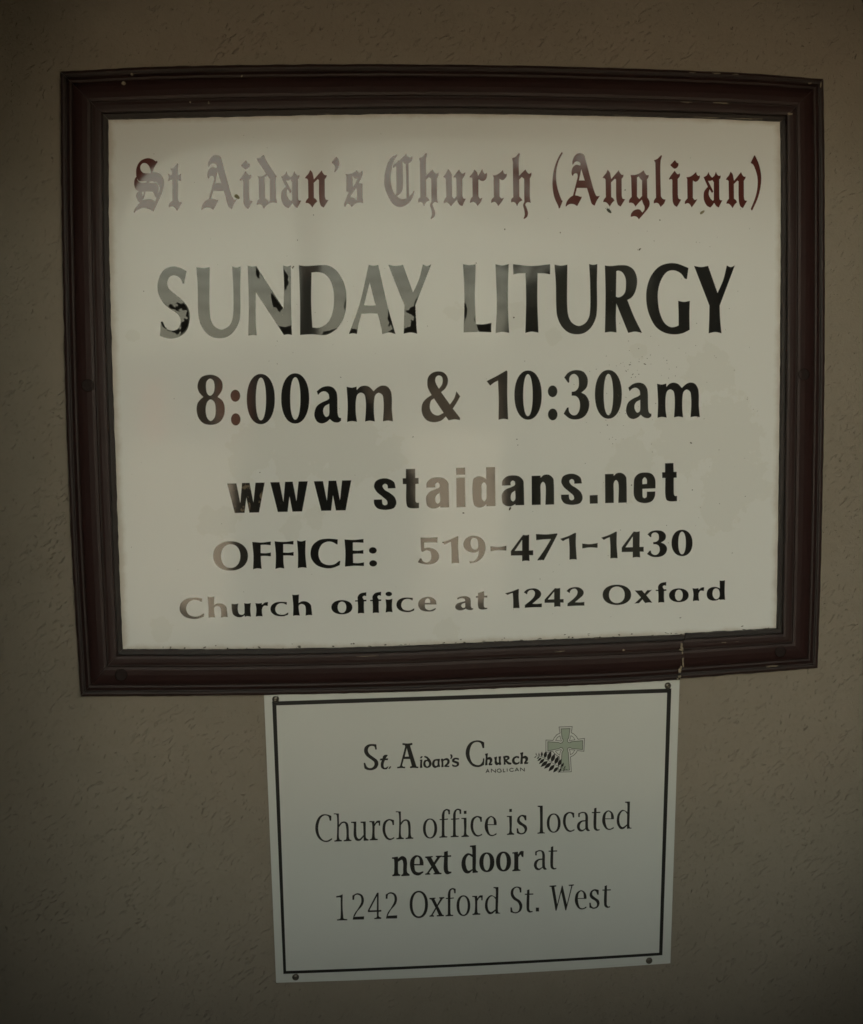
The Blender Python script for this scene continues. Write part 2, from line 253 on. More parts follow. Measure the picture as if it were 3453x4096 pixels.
 'wx':"448,185 ~490,186 535,183 567,222 ~585,200 602,182 ~630,182 655,177 588,243 660,333 ~615,330 573,337 540,294 498,340 ~470,340 445,343 523,270",
 'wd':"1467,66 ~1500,68 1532,63 ~1528,200 1533,298 ~1500,296 1467,300 1465,290 ~1430,305 ~1380,308 ~1330,285 ~1312,240 ~1325,180 ~1370,148 ~1430,145 1470,160 / ~1425,160 ~1455,175 ~1468,220 ~1460,270 ~1425,290 ~1395,270 ~1382,225 ~1395,175",
 # uncial
 'uS':"300,392 308,470 290,472 ~275,425 ~240,412 ~190,425 ~165,480 ~185,540 ~260,600 ~320,650 ~332,710 ~300,770 ~230,800 ~160,795 118,775 ~108,730 105,688 122,688 ~150,750 ~190,772 ~240,765 ~275,720 ~270,670 ~230,635 ~150,575 ~112,510 ~120,440 ~170,398 ~230,388",
 'ut':"485,560 465,590 450,618 492,617 485,640 440,640 ~420,690 ~420,750 ~440,770 495,742 490,755 ~470,782 ~420,785 ~385,760 ~378,700 395,643 358,643 370,620 405,618 ~415,580 ~440,562",
 'u.':"525,742 540,745 515,780 497,780",
 'uA':"725,372 ~800,380 877,370 877,398 ~850,400 842,420 935,720 ~945,745 975,750 972,768 ~900,762 845,768 845,748 875,735 843,622 740,622 712,730 ~735,750 762,750 760,770 ~700,765 638,772 640,752 ~675,748 690,725 768,425 ~755,400 725,398 / 790,447 828,585 755,588",
 'uj':"1045,582 1025,612 1003,612 1020,582",
 'ui':"998,643 1038,633 ~1033,700 1038,762 1003,765 ~1008,700 1010,655",
 'ud':"1068,592 1080,577 1120,590 ~1165,640 ~1185,700 ~1165,745 ~1110,765 ~1065,740 ~1058,690 ~1080,645 1125,640 ~1105,610 / ~1115,655 ~1145,680 ~1145,725 ~1115,748 ~1090,720 ~1090,675",
 'ua':"1320,625 ~1310,690 1322,748 1285,750 ~1240,765 ~1205,740 ~1198,690 ~1225,640 ~1270,628 / 1288,650 ~1250,650 ~1230,690 ~1240,730 ~1262,740 1285,722",
 'un':"1338,625 1370,620 1372,635 ~1430,612 ~1470,640 ~1468,690 1425,735 1475,735 1465,750 1390,748 1395,730 ~1435,690 ~1440,650 ~1410,640 1372,655 ~1372,700 1378,750 1345,752 ~1350,690",
 'uq':"1485,555 ~1505,553 ~1520,580 ~1510,610 1495,625 1490,618 ~1498,595 ~1495,575",
 'us':"1620,640 ~1590,628 ~1560,630 ~1550,650 ~1580,660 ~1620,680 ~1622,720 ~1590,745 ~1540,745 1520,735 1518,710 ~1555,728 ~1590,722 ~1592,700 ~1560,685 ~1520,665 ~1522,630 ~1560,608 ~1600,610 1622,615",
 'uC':"290,270 290,335 275,337 ~250,275 ~200,262 ~150,285 ~118,360 ~118,440 ~150,515 ~200,542 ~240,540 ~275,500 280,462 292,462 288,538 ~230,562 ~160,552 ~100,490 ~72,410 ~85,330 ~130,270 ~200,247 ~250,252",
 'uh':"303,408 335,400 ~330,440 330,455 ~360,445 ~385,465 ~385,495 365,525 392,525 385,540 350,543 345,530 ~360,500 ~358,475 330,475 ~328,510 330,540 305,543 ~308,500 ~312,440",
 'uu':"413,450 445,440 ~440,490 ~455,515 470,510 ~470,470 465,440 492,437 ~488,490 495,535 475,540 470,528 ~440,540 ~420,515 ~420,480",
 'ur':"520,440 ~560,430 ~590,440 ~592,465 560,485 ~590,510 620,515 612,533 ~580,530 545,495 ~545,515 550,532 528,535 ~530,490 / 545,450 ~570,450 ~570,465 545,475",
 'uc':"710,440 708,460 ~680,450 ~655,470 ~660,505 ~690,515 715,500 712,520 ~670,535 ~635,515 ~628,480 ~645,450 ~680,435",
 # light book face
 'lC':"343,295 340,370 318,372 ~300,305 ~240,285 ~180,320 ~140,420 ~133,520 ~160,620 ~220,685 ~280,690 355,650 352,675 ~290,708 ~220,705 ~140,650 ~92,540 ~95,420 ~140,320 ~200,275 ~270,272",
 'lh':"383,255 462,257 465,440 ~500,400 ~550,385 ~600,410 ~618,480 ~625,640 ~640,675 665,680 665,695 540,700 542,685 ~575,675 ~585,640 ~580,470 ~560,410 ~520,410 465,475 ~465,640 ~480,675 512,685 512,700 392,705 393,690 ~425,680 ~432,640 ~432,290 ~420,270 383,268",
 'lu':"660,390 742,387 ~742,560 ~755,640 ~790,665 860,600 ~855,450 ~850,410 812,405 812,388 893,385 ~893,560 ~900,650 940,675 938,688 862,692 860,630 ~800,690 ~740,685 ~705,620 ~705,450 ~700,410 660,405",
 'lr':"953,380 1033,378 1035,425 ~1075,375 1125,370 1122,450 1103,448 ~1100,405 ~1070,410 1035,460 ~1035,600 ~1045,655 1085,665 1085,680 957,685 958,670 ~985,660 ~998,600 ~998,430 ~990,400 953,393",
 'lc':"1345,365 1345,440 1325,440 ~1310,385 ~1270,365 ~1225,400 ~1205,480 ~1215,580 ~1260,650 ~1300,658 1350,635 1348,655 ~1280,680 ~1220,655 ~1170,560 ~1165,470 ~1190,390 ~1250,350 ~1300,350",
 'lf':"560,200 560,268 538,268 ~530,215 ~505,205 ~480,225 ~472,280 472,345 530,338 530,352 472,358 ~472,560 ~480,615 520,625 518,638 393,643 393,628 ~425,620 ~432,560 432,360 397,360 397,347 432,345 ~435,270 ~460,210 ~510,185",
 'lj':"785,215 825,213 825,260 785,262",
 'li':"745,330 825,325 ~825,450 ~828,590 865,615 863,628 745,632 747,617 ~778,605 ~788,560 ~785,400 ~780,345 745,343",
 'le':"1307,440 1165,440 ~1175,520 ~1205,590 ~1250,600 1305,570 1305,592 ~1240,617 ~1180,600 ~1125,510 ~1120,430 ~1150,340 ~1220,298 ~1280,330 ~1305,390 / 1165,430 ~1180,350 ~1220,312 ~1255,340 1265,430",
 'ls':"1500,200 1500,275 1480,275 ~1460,225 ~1430,210 ~1400,235 ~1400,280 ~1440,320 ~1500,365 ~1512,420 ~1480,480 ~1420,500 1355,480 1352,405 1372,405 ~1385,460 ~1420,482 ~1465,465 ~1475,420 ~1450,375 ~1385,335 ~1358,290 ~1375,225 ~1430,190",
 'll':"205,133 285,132 ~285,400 ~288,520 ~295,555 320,563 320,573 202,578 202,565 ~235,555 ~242,520 ~242,200 ~238,155 205,148",
 'la':"855,255 ~920,232 ~980,245 ~1005,290 ~1008,420 ~1015,500 1038,525 1035,535 ~1000,535 970,505 ~920,542 ~870,535 ~835,480 ~850,410 ~910,370 968,365 ~968,290 ~950,250 ~910,250 ~880,265 878,312 855,312 / 968,380 ~915,390 ~880,440 ~885,500 ~920,520 968,495",
 'lt':"1110,175 1145,163 1145,232 1208,230 1208,245 1145,248 ~1142,400 ~1145,490 ~1165,512 1195,508 1195,522 ~1150,532 ~1110,505 ~1100,440 1105,250 1072,248 1073,235 1108,233",
 'ld':"1605,68 1680,66 ~1675,300 ~1672,450 ~1680,480 1708,488 1706,495 1635,500 1635,450 ~1580,500 ~1530,502 ~1480,430 ~1472,350 ~1495,260 ~1560,200 ~1610,215 1640,235 ~1642,130 ~1635,90 1605,82 / 1638,265 ~1600,218 ~1560,220 ~1520,280 ~1510,370 ~1530,450 ~1565,475 1635,430",
 'kn':"45,168 ~70,165 100,160 102,180 ~140,155 ~175,170 ~188,210 ~190,310 213,330 213,343 134,347 134,337 ~150,325 ~152,280 ~152,220 ~140,190 102,210 ~102,300 ~108,325 123,332 123,343 47,347 47,337 ~62,328 ~66,300 ~66,200 ~62,182 45,180",
 'ke':"346,243 258,243 ~270,300 ~300,312 345,300 345,312 ~300,340 ~250,325 ~220,260 ~225,190 ~270,148 ~320,160 ~345,210 / 258,232 ~265,180 ~290,160 ~308,180 310,232",
 'kx':"363,160 435,155 435,165 420,168 447,215 478,168 465,162 465,153 527,150 525,160 505,167 457,237 500,312 520,318 520,328 443,330 443,320 457,316 433,270 398,315 412,323 412,332 363,333 363,325 380,318 423,255 378,176 363,170",
 'kt':"545,115 580,105 580,148 612,147 612,160 580,162 ~580,260 ~587,300 615,305 613,318 ~570,328 ~545,300 545,165 527,165 527,155 545,150",
 'kd':"793,55 850,50 ~850,200 ~852,290 870,303 868,312 818,316 817,290 ~780,320 ~740,310 ~713,250 ~725,170 ~770,128 817,140 ~815,90 ~810,68 793,67 / 817,165 ~780,145 ~755,180 ~752,240 ~775,295 817,280",
 'kr':"1200,120 1253,113 1255,140 ~1280,108 1308,108 1305,165 1290,160 ~1280,140 1257,165 ~1257,250 ~1260,280 1278,288 1277,295 1200,300 1200,290 ~1215,282 ~1218,250 ~1218,160 ~1215,130 1200,130",
 'l1':"38,155 ~70,150 98,138 ~97,250 ~103,340 ~108,370 143,378 143,386 45,388 45,380 ~75,372 ~80,340 ~80,200 ~78,168 38,168",
 'l2':"193,150 ~240,128 ~285,145 ~302,190 ~290,240 ~240,300 210,355 305,350 303,378 195,380 ~210,330 ~250,270 ~278,210 ~270,155 ~240,140 ~215,150 208,190 193,190",
 'l4':"430,122 443,122 443,290 470,288 470,302 444,305 ~446,350 470,362 468,372 402,375 403,367 ~425,358 428,305 342,308 340,295 / 428,155 355,292 428,290",
 'lx':"363,160 428,157 428,165 415,168 447,222 482,168 470,162 470,154 525,152 525,160 508,165 454,234 503,315 520,318 520,328 443,330 443,320 465,318 436,262 398,318 412,323 412,332 363,333 363,325 382,318 429,250 385,176 363,170",
 'lS':"262,165 262,240 242,240 ~225,175 ~185,160 ~145,190 ~135,260 ~170,320 ~240,370 ~277,440 ~255,530 ~180,572 92,555 90,480 110,480 ~125,540 ~170,557 ~215,540 ~235,470 ~210,400 ~130,340 ~95,270 ~110,190 ~170,150 ~220,150",
 'l.':"497,483 545,483 545,543 497,543",
 'lW':"715,133 822,126 822,142 790,150 838,430 915,122 925,140 992,430 1065,135 1022,132 1022,118 1105,112 1103,125 1080,132 980,525 968,525 902,235 825,530 812,530 745,150 715,147",
}
# one entry per character: strip, outline(s), optional box to fit it to;
# "O" entries are rings (outer box, inner box) and "E" are round dots
MAROON = [
 ('11','bS'),('11','bt'),('11','bA'),('12','bi+bj'),('12','bd'),('12','ba'),('12','bn'),('12','bq'),('13','bs'),('13','bC'),
 ('13','bh',(1492,45,1819,1105)),('14','bu'),('14','br'),('14','bc'),('14','bh'),('15','b('),('15','bA',(330,50,880,905)),
 ('15','bn',(923,315,1285,905)),('15','bg'),('16','bl'),('16','bi+bj',(225,160,420,912)),('16','bc',(478,350,720,918)),
 ('16','ba',(780,345,1080,922)),('16','bn',(1135,345,1477,930)),('16','b)')]
BLACK_BIG = [('21','S'),('21','U'),('21','N'),('22','D'),('22','A'),('22','Y'),('23','L'),('23','I'),('23','T'),
 ('23','U',(1195,48,1710,892)),('24','R'),('24','G'),('24','Y',(1220,65,1710,880))]
BLACK = [('31','8'),('31','E',(650,435,805,628),(658,812,810,1008)),('31','O',(910,182,1360,988),(1055,243,1218,925)),
 ('31','O',(1460,172,1910,978),(1605,236,1768,915)),('32','a'),('32','m'),('33','&'),('34','1'),
 ('34','O',(512,127,950,916),(653,187,805,858)),('34','E',(1048,367,1200,555),(1050,737,1202,925)),('34','3'),
 ('35','O',(40,118,472,900),(182,182,332,842)),('35','a',(543,322,945,905)),('35','m',(1035,320,1720,885)),
 ('41','hw',(605,315,1055,684)),('41','hw',(1127,303,1577,670)),('42','hs'),('42','ht'),('42','ha'),('42','hi+hj'),('42','hd'),
 ('42','ha',(1645,244,1912,613)),('43','hn'),('43','hs',(515,182,722,478)),('43','hp'),('43','hn',(937,173,1147,462)),('43','he'),
 ('43','ht',(1485,77,1629,445)),
 ('51','O',(55,180,390,462),(131,208,316,436)),('51','wF'),('51','wF',(645,176,828,446)),('51','wI'),('51','wC'),('51','wE'),
 ('51','E',(1551,237,1626,299),(1554,362,1629,423)),('52','w5'),('52','w1'),('52','w9'),('52','w-'),('52','w4'),('52','w7'),
 ('53','w1',(123,122,323,446)),('53','w-',(387,246,574,311)),('53','w1',(615,108,813,431)),('53','w4',(862,105,1126,422)),
 ('53','3',(1165,95,1406,416)),('53','O',(1460,87,1712,404),(1541,110,1632,382)),
 ('61','wC',(57,213,353,465)),('61','wh'),('61','wu'),('61','wr'),('61','wC',(1147,262,1363,435)),('61','wh',(1408,173,1648,430)),
 ('62','O',(62,193,264,330),(123,208,205,316)),('62','wf'),('62','wf',(433,113,542,318)),('62','wi+E',None,(582,112,645,156)),
 ('62','wC',(687,168,860,308)),('62','we'),('62','a',(1253,155,1424,292)),('62','wt'),
 ('63','w1',(83,222,315,532)),('63','w2'),('63','w4',(715,207,1020,510)),('63','w2',(1065,195,1352,500)),
 ('64','O',(63,116,406,360),(140,139,328,337)),('64','wx'),('64','wf',(700,83,829,332)),('64','O',(860,160,1096,326),(932,177,1025,309)),
 ('64','wr',(1141,146,1282,314)),('64','wd')]
BLACK_WORN = [('41','hw')]
PRINT = [('71','uS'),('71','ut'),('71','u.'),('71','uA'),('71','ui+uj'),('71','ud'),('71','ua'),('71','un'),('71','uq'),('71','us'),
 ('72','uC'),('72','uh'),('72','uu'),('72','ur'),('72','uc'),('72','uh',(724,388,822,527)),
 ('81','lC'),('81','lh'),('81','lu'),('81','lr'),('81','lc'),('81','lh',(1375,222,1655,668)),
 ('82','O',(131,338,355,655),(172,352,313,640)),('82','lf'),('82','lf',(573,180,740,635)),('82','li+lj'),('82','lc',(893,300,1075,625)),('82','le'),
 ('82','li+lj',(1473,183,1590,598)),('82','ls',(1630,280,1795,590)),
 ('83','ll'),('83','O',(352,257,570,562),(392,272,530,548)),('83','lc',(613,235,793,550)),('83','la'),('83','lt'),('83','le',(1240,208,1423,518)),('83','ld'),
 ('91','kn'),('91','ke'),('91','kx'),('91','kt'),('91','kd'),('91','O',(883,120,1027,308),(922,133,986,293)),('91','O',(1043,112,1187,302),(1082,126,1146,287)),
 ('91','kr'),('91','la',(1408,98,1529,288)),('91','lt',(1548,60,1630,283)),
 ('A1','l1'),('A1','l2'),('A1','l4'),('A1','l2',(513,118,623,370)),('A1','O',(743,105,917,365),(768,118,890,350)),('A1','lx',(932,165,1075,352)),
 ('A1','lf',(1087,78,1183,348)),('A1','O',(1193,148,1323,345),(1218,158,1300,335)),('A1','lr',(1343,148,1443,335)),('A1','ld',(1466,68,1611,325)),
 ('A2','lS'),('A2','lt',(320,190,455,560)),('A2','l.'),('A2','lW'),('A2','le',(1122,205,1305,510)),('A2','ls'),('A2','lt',(1560,125,1695,485))]
# the small capitals under the logo, as pen strokes
CAPS = [[[(312,634),(334,592),(352,630)],[(320,620),(345,618)]], [[(378,630),(378,590),(428,628),(428,588)]],
 [[(495,595),(472,586),(450,596),(445,610),(456,624),(478,628),(497,620),(497,607),(484,607)]], [[(522,584),(522,623),(546,621)]],
 [[(567,582),(568,620)]], [[(643,586),(622,578),(602,588),(596,600),(606,614),(626,618),(646,609)]],
 [[(660,616),(684,576),(706,613)],[(668,603),(698,601)]], [[(728,614),(728,576),(774,612),(774,574)]]]
FERN_STEM = [(280,860),(400,880),(470,920),(540,960),(640,1020),(760,1090),(900,1150),(1022,1197)]
FERN = [(278,855,265,785,22),(345,870,335,785,28),(405,880,410,755,50),(475,915,512,742,78),(550,975,630,735,92),(635,1010,722,800,88),
 (718,1060,812,862,88),(798,1105,880,932,78),(880,1135,935,1022,48),(945,1160,975,1100,26),(278,868,222,915,22),(345,882,285,938,28),
 (400,905,300,990,46),(470,930,335,1060,66),(548,985,375,1130,84),(632,1025,458,1172,84),(712,1075,565,1235,84),(795,1130,678,1262,74),
 (875,1150,812,1270,46),(945,1165,930,1240,26)]
CROSS_OUT = [(845,315),(820,168),(1137,158),(1115,303),(1180,340),(1240,400),(1275,462),(1430,442),(1417,750),(1260,735),(1220,800),(1160,855),
 (1095,885),(1115,1243),(795,1250),(832,885),(760,850),(700,790),(668,750),(545,775),(505,770),(505,480),(675,490),(710,420),(770,350),(845,315)]
CROSS_IN = [(868,212),(1085,203),(1055,432),(1028,460),(1022,500),(1040,538),(1080,548),(1120,520),(1387,495),(1385,710),(1125,685),(1085,662),
 (1040,672),(1020,705),(1025,745),(1042,772),(1072,1205),(860,1210),(890,775),(918,740),(920,700),(890,665),(850,665),(815,690),(550,742),(550,520),
 (815,540),(850,560),(895,545),(920,505),(915,465),(892,437),(868,212)]
CROSS_WIN = [[(843,380),(862,470),(882,490),(868,512),(840,500),(738,490),(780,420),(843,380)],
 [(1105,375),(1083,465),(1062,490),(1078,510),(1110,490),(1203,475),(1160,410),(1105,375)],
 [(733,745),(845,715),(868,705),(880,725),(855,750),(835,845),(775,800),(733,745)],
 [(1200,722),(1100,712),(1070,700),(1060,722),(1082,742),(1092,835),(1150,800),(1200,722)]]
PATCHES = [
('21',[(190,548),(215,528),(240,535),(255,560),(280,575),(275,550),(300,560),(310,540),(285,520),(300,505),(340,525),(375,512),(400,540),(425,585),(438,640),(443,700),(432,780),(405,838),(365,882),(325,905),(345,870),(325,845),(345,820),(338,775),(352,745),(385,735),(375,700),(415,712),(425,690),(400,670),(410,640),(420,610),(395,600),(365,605),(350,580),(330,590),(310,600),(340,620),(300,615),(260,590),(225,585),(200,568)]),
('21',[(104,742),(124,744),(150,800),(190,840),(240,852),(290,842),(322,820),(335,860),(300,900),(280,880),(250,870),(215,855),(185,850),(150,820),(125,800),(115,780)]),
('21',[(1243,85),(1252,95),(1288,150),(1283,190),(1285,225),(1262,215),(1245,180),(1240,130)]),
('21',[(1574,95),(1590,130),(1620,170),(1632,205),(1620,235),(1640,270),(1630,300),(1610,320),(1612,350),(1582,352),(1580,240),(1576,150)]),
('21',[(1440,398),(1568,578),(1545,600),(1528,625),(1505,605),(1490,570),(1455,568),(1440,530),(1425,450),(1422,400)]),
('21',[(1514,792),(1560,798),(1600,805),(1640,790),(1667,788),(1671,893),(1625,888),(1580,894),(1547,845)]),
('22',[(340,860),(400,850),(460,832),(512,820),(480,845),(440,866),(370,894),(330,896)]),
('22',[(610,460),(615,520),(603,600),(590,570),(595,520)]),
('22',[(655,882),(667,850),(682,824),(720,828),(748,842),(742,882),(700,876)]),
('22',[(1118,592),(1135,645),(1162,735),(1200,880),(1165,868),(1115,862),(1150,845),(1175,825),(1150,770),(1130,805),(1120,790),(1135,750),(1110,710),(1118,675)]),
('22',[(1488,404),(1475,450),(1446,540),(1453,700),(1463,878),(1390,866),(1310,878),(1312,825),(1350,805),(1385,800),(1395,735),(1390,715),(1425,730),(1430,680),(1400,655),(1350,635),(1322,605),(1370,600),(1385,570),(1430,555),(1435,510),(1465,450)]),
('23',[(115,510),(135,530),(148,600),(142,670),(125,720),(113,722)]),
('23',[(262,782),(300,774),(345,776),(436,760),(435,863),(300,860),(275,830)]),
('23',[(242,690),(245,740),(225,715)]),
('23',[(998,792),(1000,866),(920,856),(852,868),(870,845),(930,830),(970,790)]),
('23',[(1115,150),(1140,145),(1140,168),(1105,163),(1085,155)])]
# ---------------------------------------------------------------- materials
def plain(name, col, rough=0.6, spec=0.5, var=0.12, scale=8.0):
    t = NT(name); f = t.noise(t.geo(), scale)
    t.set(Base_Color=t.mix(f, tuple(c*(1-var) for c in col), tuple(c*(1+var) for c in col)), Roughness=rough, Specular_IOR_Level=spec)
    return t.m

def stucco_mat():
    t = NT("stucco"); p = t.geo()
    broad = t.noise(p, 2.2, 3, 0.5); mid = t.noise(p, 26, 5, 0.65); fine = t.noise(p, 260, 4, 0.7)
    pr = t.mapping(p, (1, 1, 1), (0, R(38), 0))
    st = t.mapping(pr, (52, 52, 165))
    w = t.noise(st, 1.0, 3, 0.55, 1.1)
    w2 = t.noise(t.mapping(t.mapping(p, (1, 1, 1), (0, R(70), 0)), (85, 85, 250)), 1.0, 2, 0.5, 1.4)
    gate = t.ramp(t.noise(p, 11, 3, 0.5), [(0.42, 0.0), (0.60, 1.0)])
    g1 = t.math('MULTIPLY', t.ramp(w, [(0.26, 1.0), (0.345, 0.0)]), gate)
    g2 = t.math('MULTIPLY', t.ramp(w2, [(0.24, 1.0), (0.33, 0.0)]), t.math('SUBTRACT', 1.0, gate))
    groove = t.math('MAXIMUM', g1, g2)
    c = t.mix(broad, (0.250, 0.216, 0.172), (0.284, 0.246, 0.198))
    c = t.mix(t.math('MULTIPLY', t.ramp(mid, [(0.45, 0.0), (0.75, 1.0)]), 0.35), c, (0.215, 0.185, 0.140))
    c = t.mix(t.math('MULTIPLY', groove, 0.20), c, (0.13, 0.105, 0.075))
    h = t.math('ADD', t.math('MULTIPLY', mid, 0.55), t.math('MULTIPLY', fine, 0.25))
    h = t.math('SUBTRACT', h, t.math('MULTIPLY', groove, 0.72))
    rid = t.ramp(w, [(0.62, 0.0), (0.70, 1.0)])
    h = t.math('ADD', h, t.math('MULTIPLY', t.math('MULTIPLY', rid, gate), 0.55))
    t.set(Base_Color=c, Roughness=0.9, Specular_IOR_Level=0.25, Normal=t.bump(h, 0.85, 0.0032))
    return t.m

def wood_mat(name="maroon_wood"):
    """weathered maroon paint: u runs along the bar, v across it (0 outer edge, 1 next to the sign)"""
    t = NT(name); uv = t.n("UVMap"); uvo = uv.outputs[0]
    sep = t.n("SeparateXYZ"); t.link(uvo, sep.inputs[0]); v = sep.outputs[1]
    gr = t.noise(t.mapping(uvo, (3.5, 34, 1)), 1.0, 6, 0.62, 0.3)
    gr2 = t.noise(t.mapping(uvo, (16, 160, 1)), 1.0, 4, 0.6)
    bl = t.noise(t.mapping(uvo, (9, 3, 1)), 1.0, 4, 0.6)
    c = t.mix(gr, (0.016, 0.0078, 0.0070), (0.037, 0.0130, 0.0120))
    # grey-green grime that lies in the grooves of the moulding
    grime = t.ramp(v, [(0.0, 0.1), (0.115, 0.9), (0.15, 0.15), (0.235, 0.6), (0.28, 0.05), (0.60, 0.10), (0.655, 0.75), (0.70, 0.1), (0.86, 0.2), (0.905, 1.0)])
    grime = t.math('MULTIPLY', grime, t.ramp(bl, [(0.25, 0.45), (0.7, 1.0)]))
    c = t.mix(t.math('MULTIPLY', grime, 0.80), c, (0.021, 0.0195, 0.0165))
    # bare wood where the paint has flaked off ridges
    ridge = t.ramp(v, [(0.0, 0.55), (0.03, 0.22), (0.10, 0.16), (0.5, 0.10), (0.84, 0.30), (0.872, 0.62), (0.893, 0.40), (0.96, 0.30), (0.985, 0.60), (1.0, 0.75)])
    ch = t.noise(t.mapping(uvo, (26, 95, 1)), 1.0, 5, 0.7)
    pk = t.math('ADD', t.math('MULTIPLY', ridge, 0.30), ch)
    chip = t.ramp(pk, [(0.80, 0.0), (0.83, 1.0)])
    c = t.mix(t.math('MULTIPLY', chip, 0.8), c, (0.24, 0.19, 0.13))
    h = t.math('ADD', t.math('MULTIPLY', gr, 0.5), t.math('MULTIPLY', gr2, 0.35)); h = t.math('SUBTRACT', h, t.math('MULTIPLY', chip, 0.8))
    t.set(Base_Color=c, Roughness=t.math('MULTIPLY_ADD', gr, 0.25, 0.42), Specular_IOR_Level=0.35, Normal=t.bump(h, 0.5, 0.0011))
    return t.m

STAIN_BIG = [(520,915,52),(590,905,62),(660,900,66),(730,905,60),(790,930,40),(500,950,34),(600,955,40),(700,955,44),(770,950,36),
             (435,1070,32),(460,1060,30),(600,1080,26),(640,1060,24),(1450,760,50),(1480,880,80),(1500,980,70),(1400,900,70),(1290,930,46),(1470,1040,50),
             (1270,980,40),(270,688,13),(1060,640,22),(1052,655,18),(1130,690,18),(735,640,17),(925,640,20),(330,1285,24),(915,1290,26),(1300,720,18)]
def panel_mat():
    t = NT("sign_white"); p = t.geo(); uv = t.n("UVMap").outputs[0]
    base = t.mix(t.noise(p, 3.0, 4, 0.55), (0.740, 0.748, 0.735), (0.780, 0.788, 0.775))
    st = t.blobs(p, STAIN_BIG, 42.0, 2.4, 0.05, 0.22)
    st2 = t.blobs(p, STAIN_BIG, 42.0, 2.4, 0.0, 0.10)
    tide = t.math('MULTIPLY', t.math('SUBTRACT', st2, st, clamp=True), 1.0)
    c = t.mix(t.math('MULTIPLY', st, 0.34), base, (0.665, 0.668, 0.630))
    c = t.mix(t.math('MULTIPLY', tide, 0.15), c, (0.56, 0.53, 0.40))
    fl = t.noise(p, 190, 3, 0.6); gate = t.noise(p, 5.0, 3, 0.6)
    sp = t.math('MULTIPLY', t.ramp(fl, [(0.735, 0.0), (0.76, 1.0)]), t.ramp(gate, [(0.50, 0.0), (0.60, 1.0)]))
    c = t.mix(t.math('MULTIPLY', sp, 0.7), c, (0.16, 0.14, 0.10))
    # rusty tide line where the board meets the frame
    sep = t.n("SeparateXYZ"); t.link(uv, sep.inputs[0]); u, v = sep.outputs[0], sep.outputs[1]
    e = t.math('MINIMUM', t.math('MINIMUM', u, t.math('SUBTRACT', 1.0, u)), t.math('MINIMUM', v, t.math('SUBTRACT', 1.0, v)))
    e = t.math('ADD', e, t.math('MULTIPLY_ADD', t.noise(p, 24, 4, 0.65), 0.016, -0.008))
    c = t.mix(t.math('MULTIPLY', t.ramp(e, [(0.006, 1.0), (0.014, 0.0)]), 0.45), c, (0.33, 0.24, 0.14))
    wav = t.noise(p, 3.2, 2, 0.4)
    t.set(Base_Color=c, Roughness=0.06, Specular_IOR_Level=0.07, Normal=t.bump(wav, 0.25, 0.004))
    return t.m

def letter_mat(name, col, spec=0.25, worn=False):
    t = NT(name); p = t.geo()
    wav = t.noise(p, 3.2, 2, 0.4)
    f = t.noise(p, 320, 3, 0.6)
    c = t.mix(t.math('MULTIPLY', t.ramp(t.noise(p, 90, 4, 0.7), [(0.60, 0.0), (0.80, 1.0)]), 0.30), col, (0.075, 0.065, 0.055) if not name.startswith("maroon") else (0.16, 0.06, 0.05))
    dots = t.ramp(t.noise(p, 240, 2, 0.5), [(0.76, 0.0), (0.79, 1.0)])
    c = t.mix(t.math('MULTIPLY', dots, 0.5), c, (0.30, 0.27, 0.20))
    rough, specv = 0.045, spec
    if worn:
        k = t.ramp(t.noise(t.mapping(p, (1, 1, 0.7)), 75, 5, 0.7), [(0.55, 0.0), (0.60, 1.0)])
        c = t.mix(t.math('MULTIPLY', k, 0.75), c, (0.20, 0.155, 0.105))
    t.set(Base_Color=c, Roughness=rough, Specular_IOR_Level=specv, Normal=t.bump(wav, 0.25, 0.004))
    return t.m

M_WALL = stucco_mat(); M_WOOD = wood_mat(); M_PANEL = panel_mat()
M_MAROON = letter_mat("maroon_vinyl", (0.112, 0.035, 0.029))
M_BIG = letter_mat("black_vinyl_patched", (0.016, 0.016, 0.015))
M_BLACK = letter_mat("black_vinyl", (0.016, 0.016, 0.015))
M_WORN = letter_mat("black_vinyl_worn", (0.018, 0.017, 0.015), worn=True)
def plate_mat():
    t = NT("white_plate"); p = t.geo()
    c = t.mix(t.noise(p, 4.0, 4, 0.55), (0.570, 0.582, 0.555), (0.610, 0.622, 0.595))
    sp = t.math('MULTIPLY', t.ramp(t.noise(p, 210, 3, 0.6), [(0.75, 0.0), (0.77, 1.0)]), t.ramp(t.noise(p, 6.0, 3, 0.6), [(0.52, 0.0), (0.62, 1.0)]))
    c = t.mix(t.math('MULTIPLY', sp, 0.6), c, (0.18, 0.16, 0.12))
    t.set(Base_Color=c, Roughness=0.38, Specular_IOR_Level=0.4, Normal=t.bump(t.noise(p, 5, 2, 0.5), 0.15, 0.003))
    return t.m
M_PLATE = plate_mat()
M_INK = plain("black_ink", (0.017, 0.016, 0.0145), 0.5, 0.2, 0.2, 60)
M_INK2 = plain("dark_grey_ink", (0.026, 0.024, 0.021), 0.45, 0.4, 0.2, 60)
M_GREEN = plain("sage_ink", (0.33, 0.38, 0.31), 0.42, 0.4, 0.05, 30)
M_SCREW = NT("steel_screw").set(Base_Color=(0.13, 0.115, 0.095), Metallic=0.8, Roughness=0.28).m
M_DIRT = plain("dirt", (0.055, 0.048, 0.032), 0.8, 0.3, 0.4, 300)
M_BUG = plain("insect_shell", (0.035, 0.045, 0.030), 0.5, 0.4, 0.4, 300)
M_HUSK = plain("pale_husk", (0.24, 0.22, 0.13), 0.7, 0.3, 0.25, 300)
M_PLUG = plain("plug_dark", (0.016, 0.009, 0.008), 0.7, 0.2, 0.2, 90)
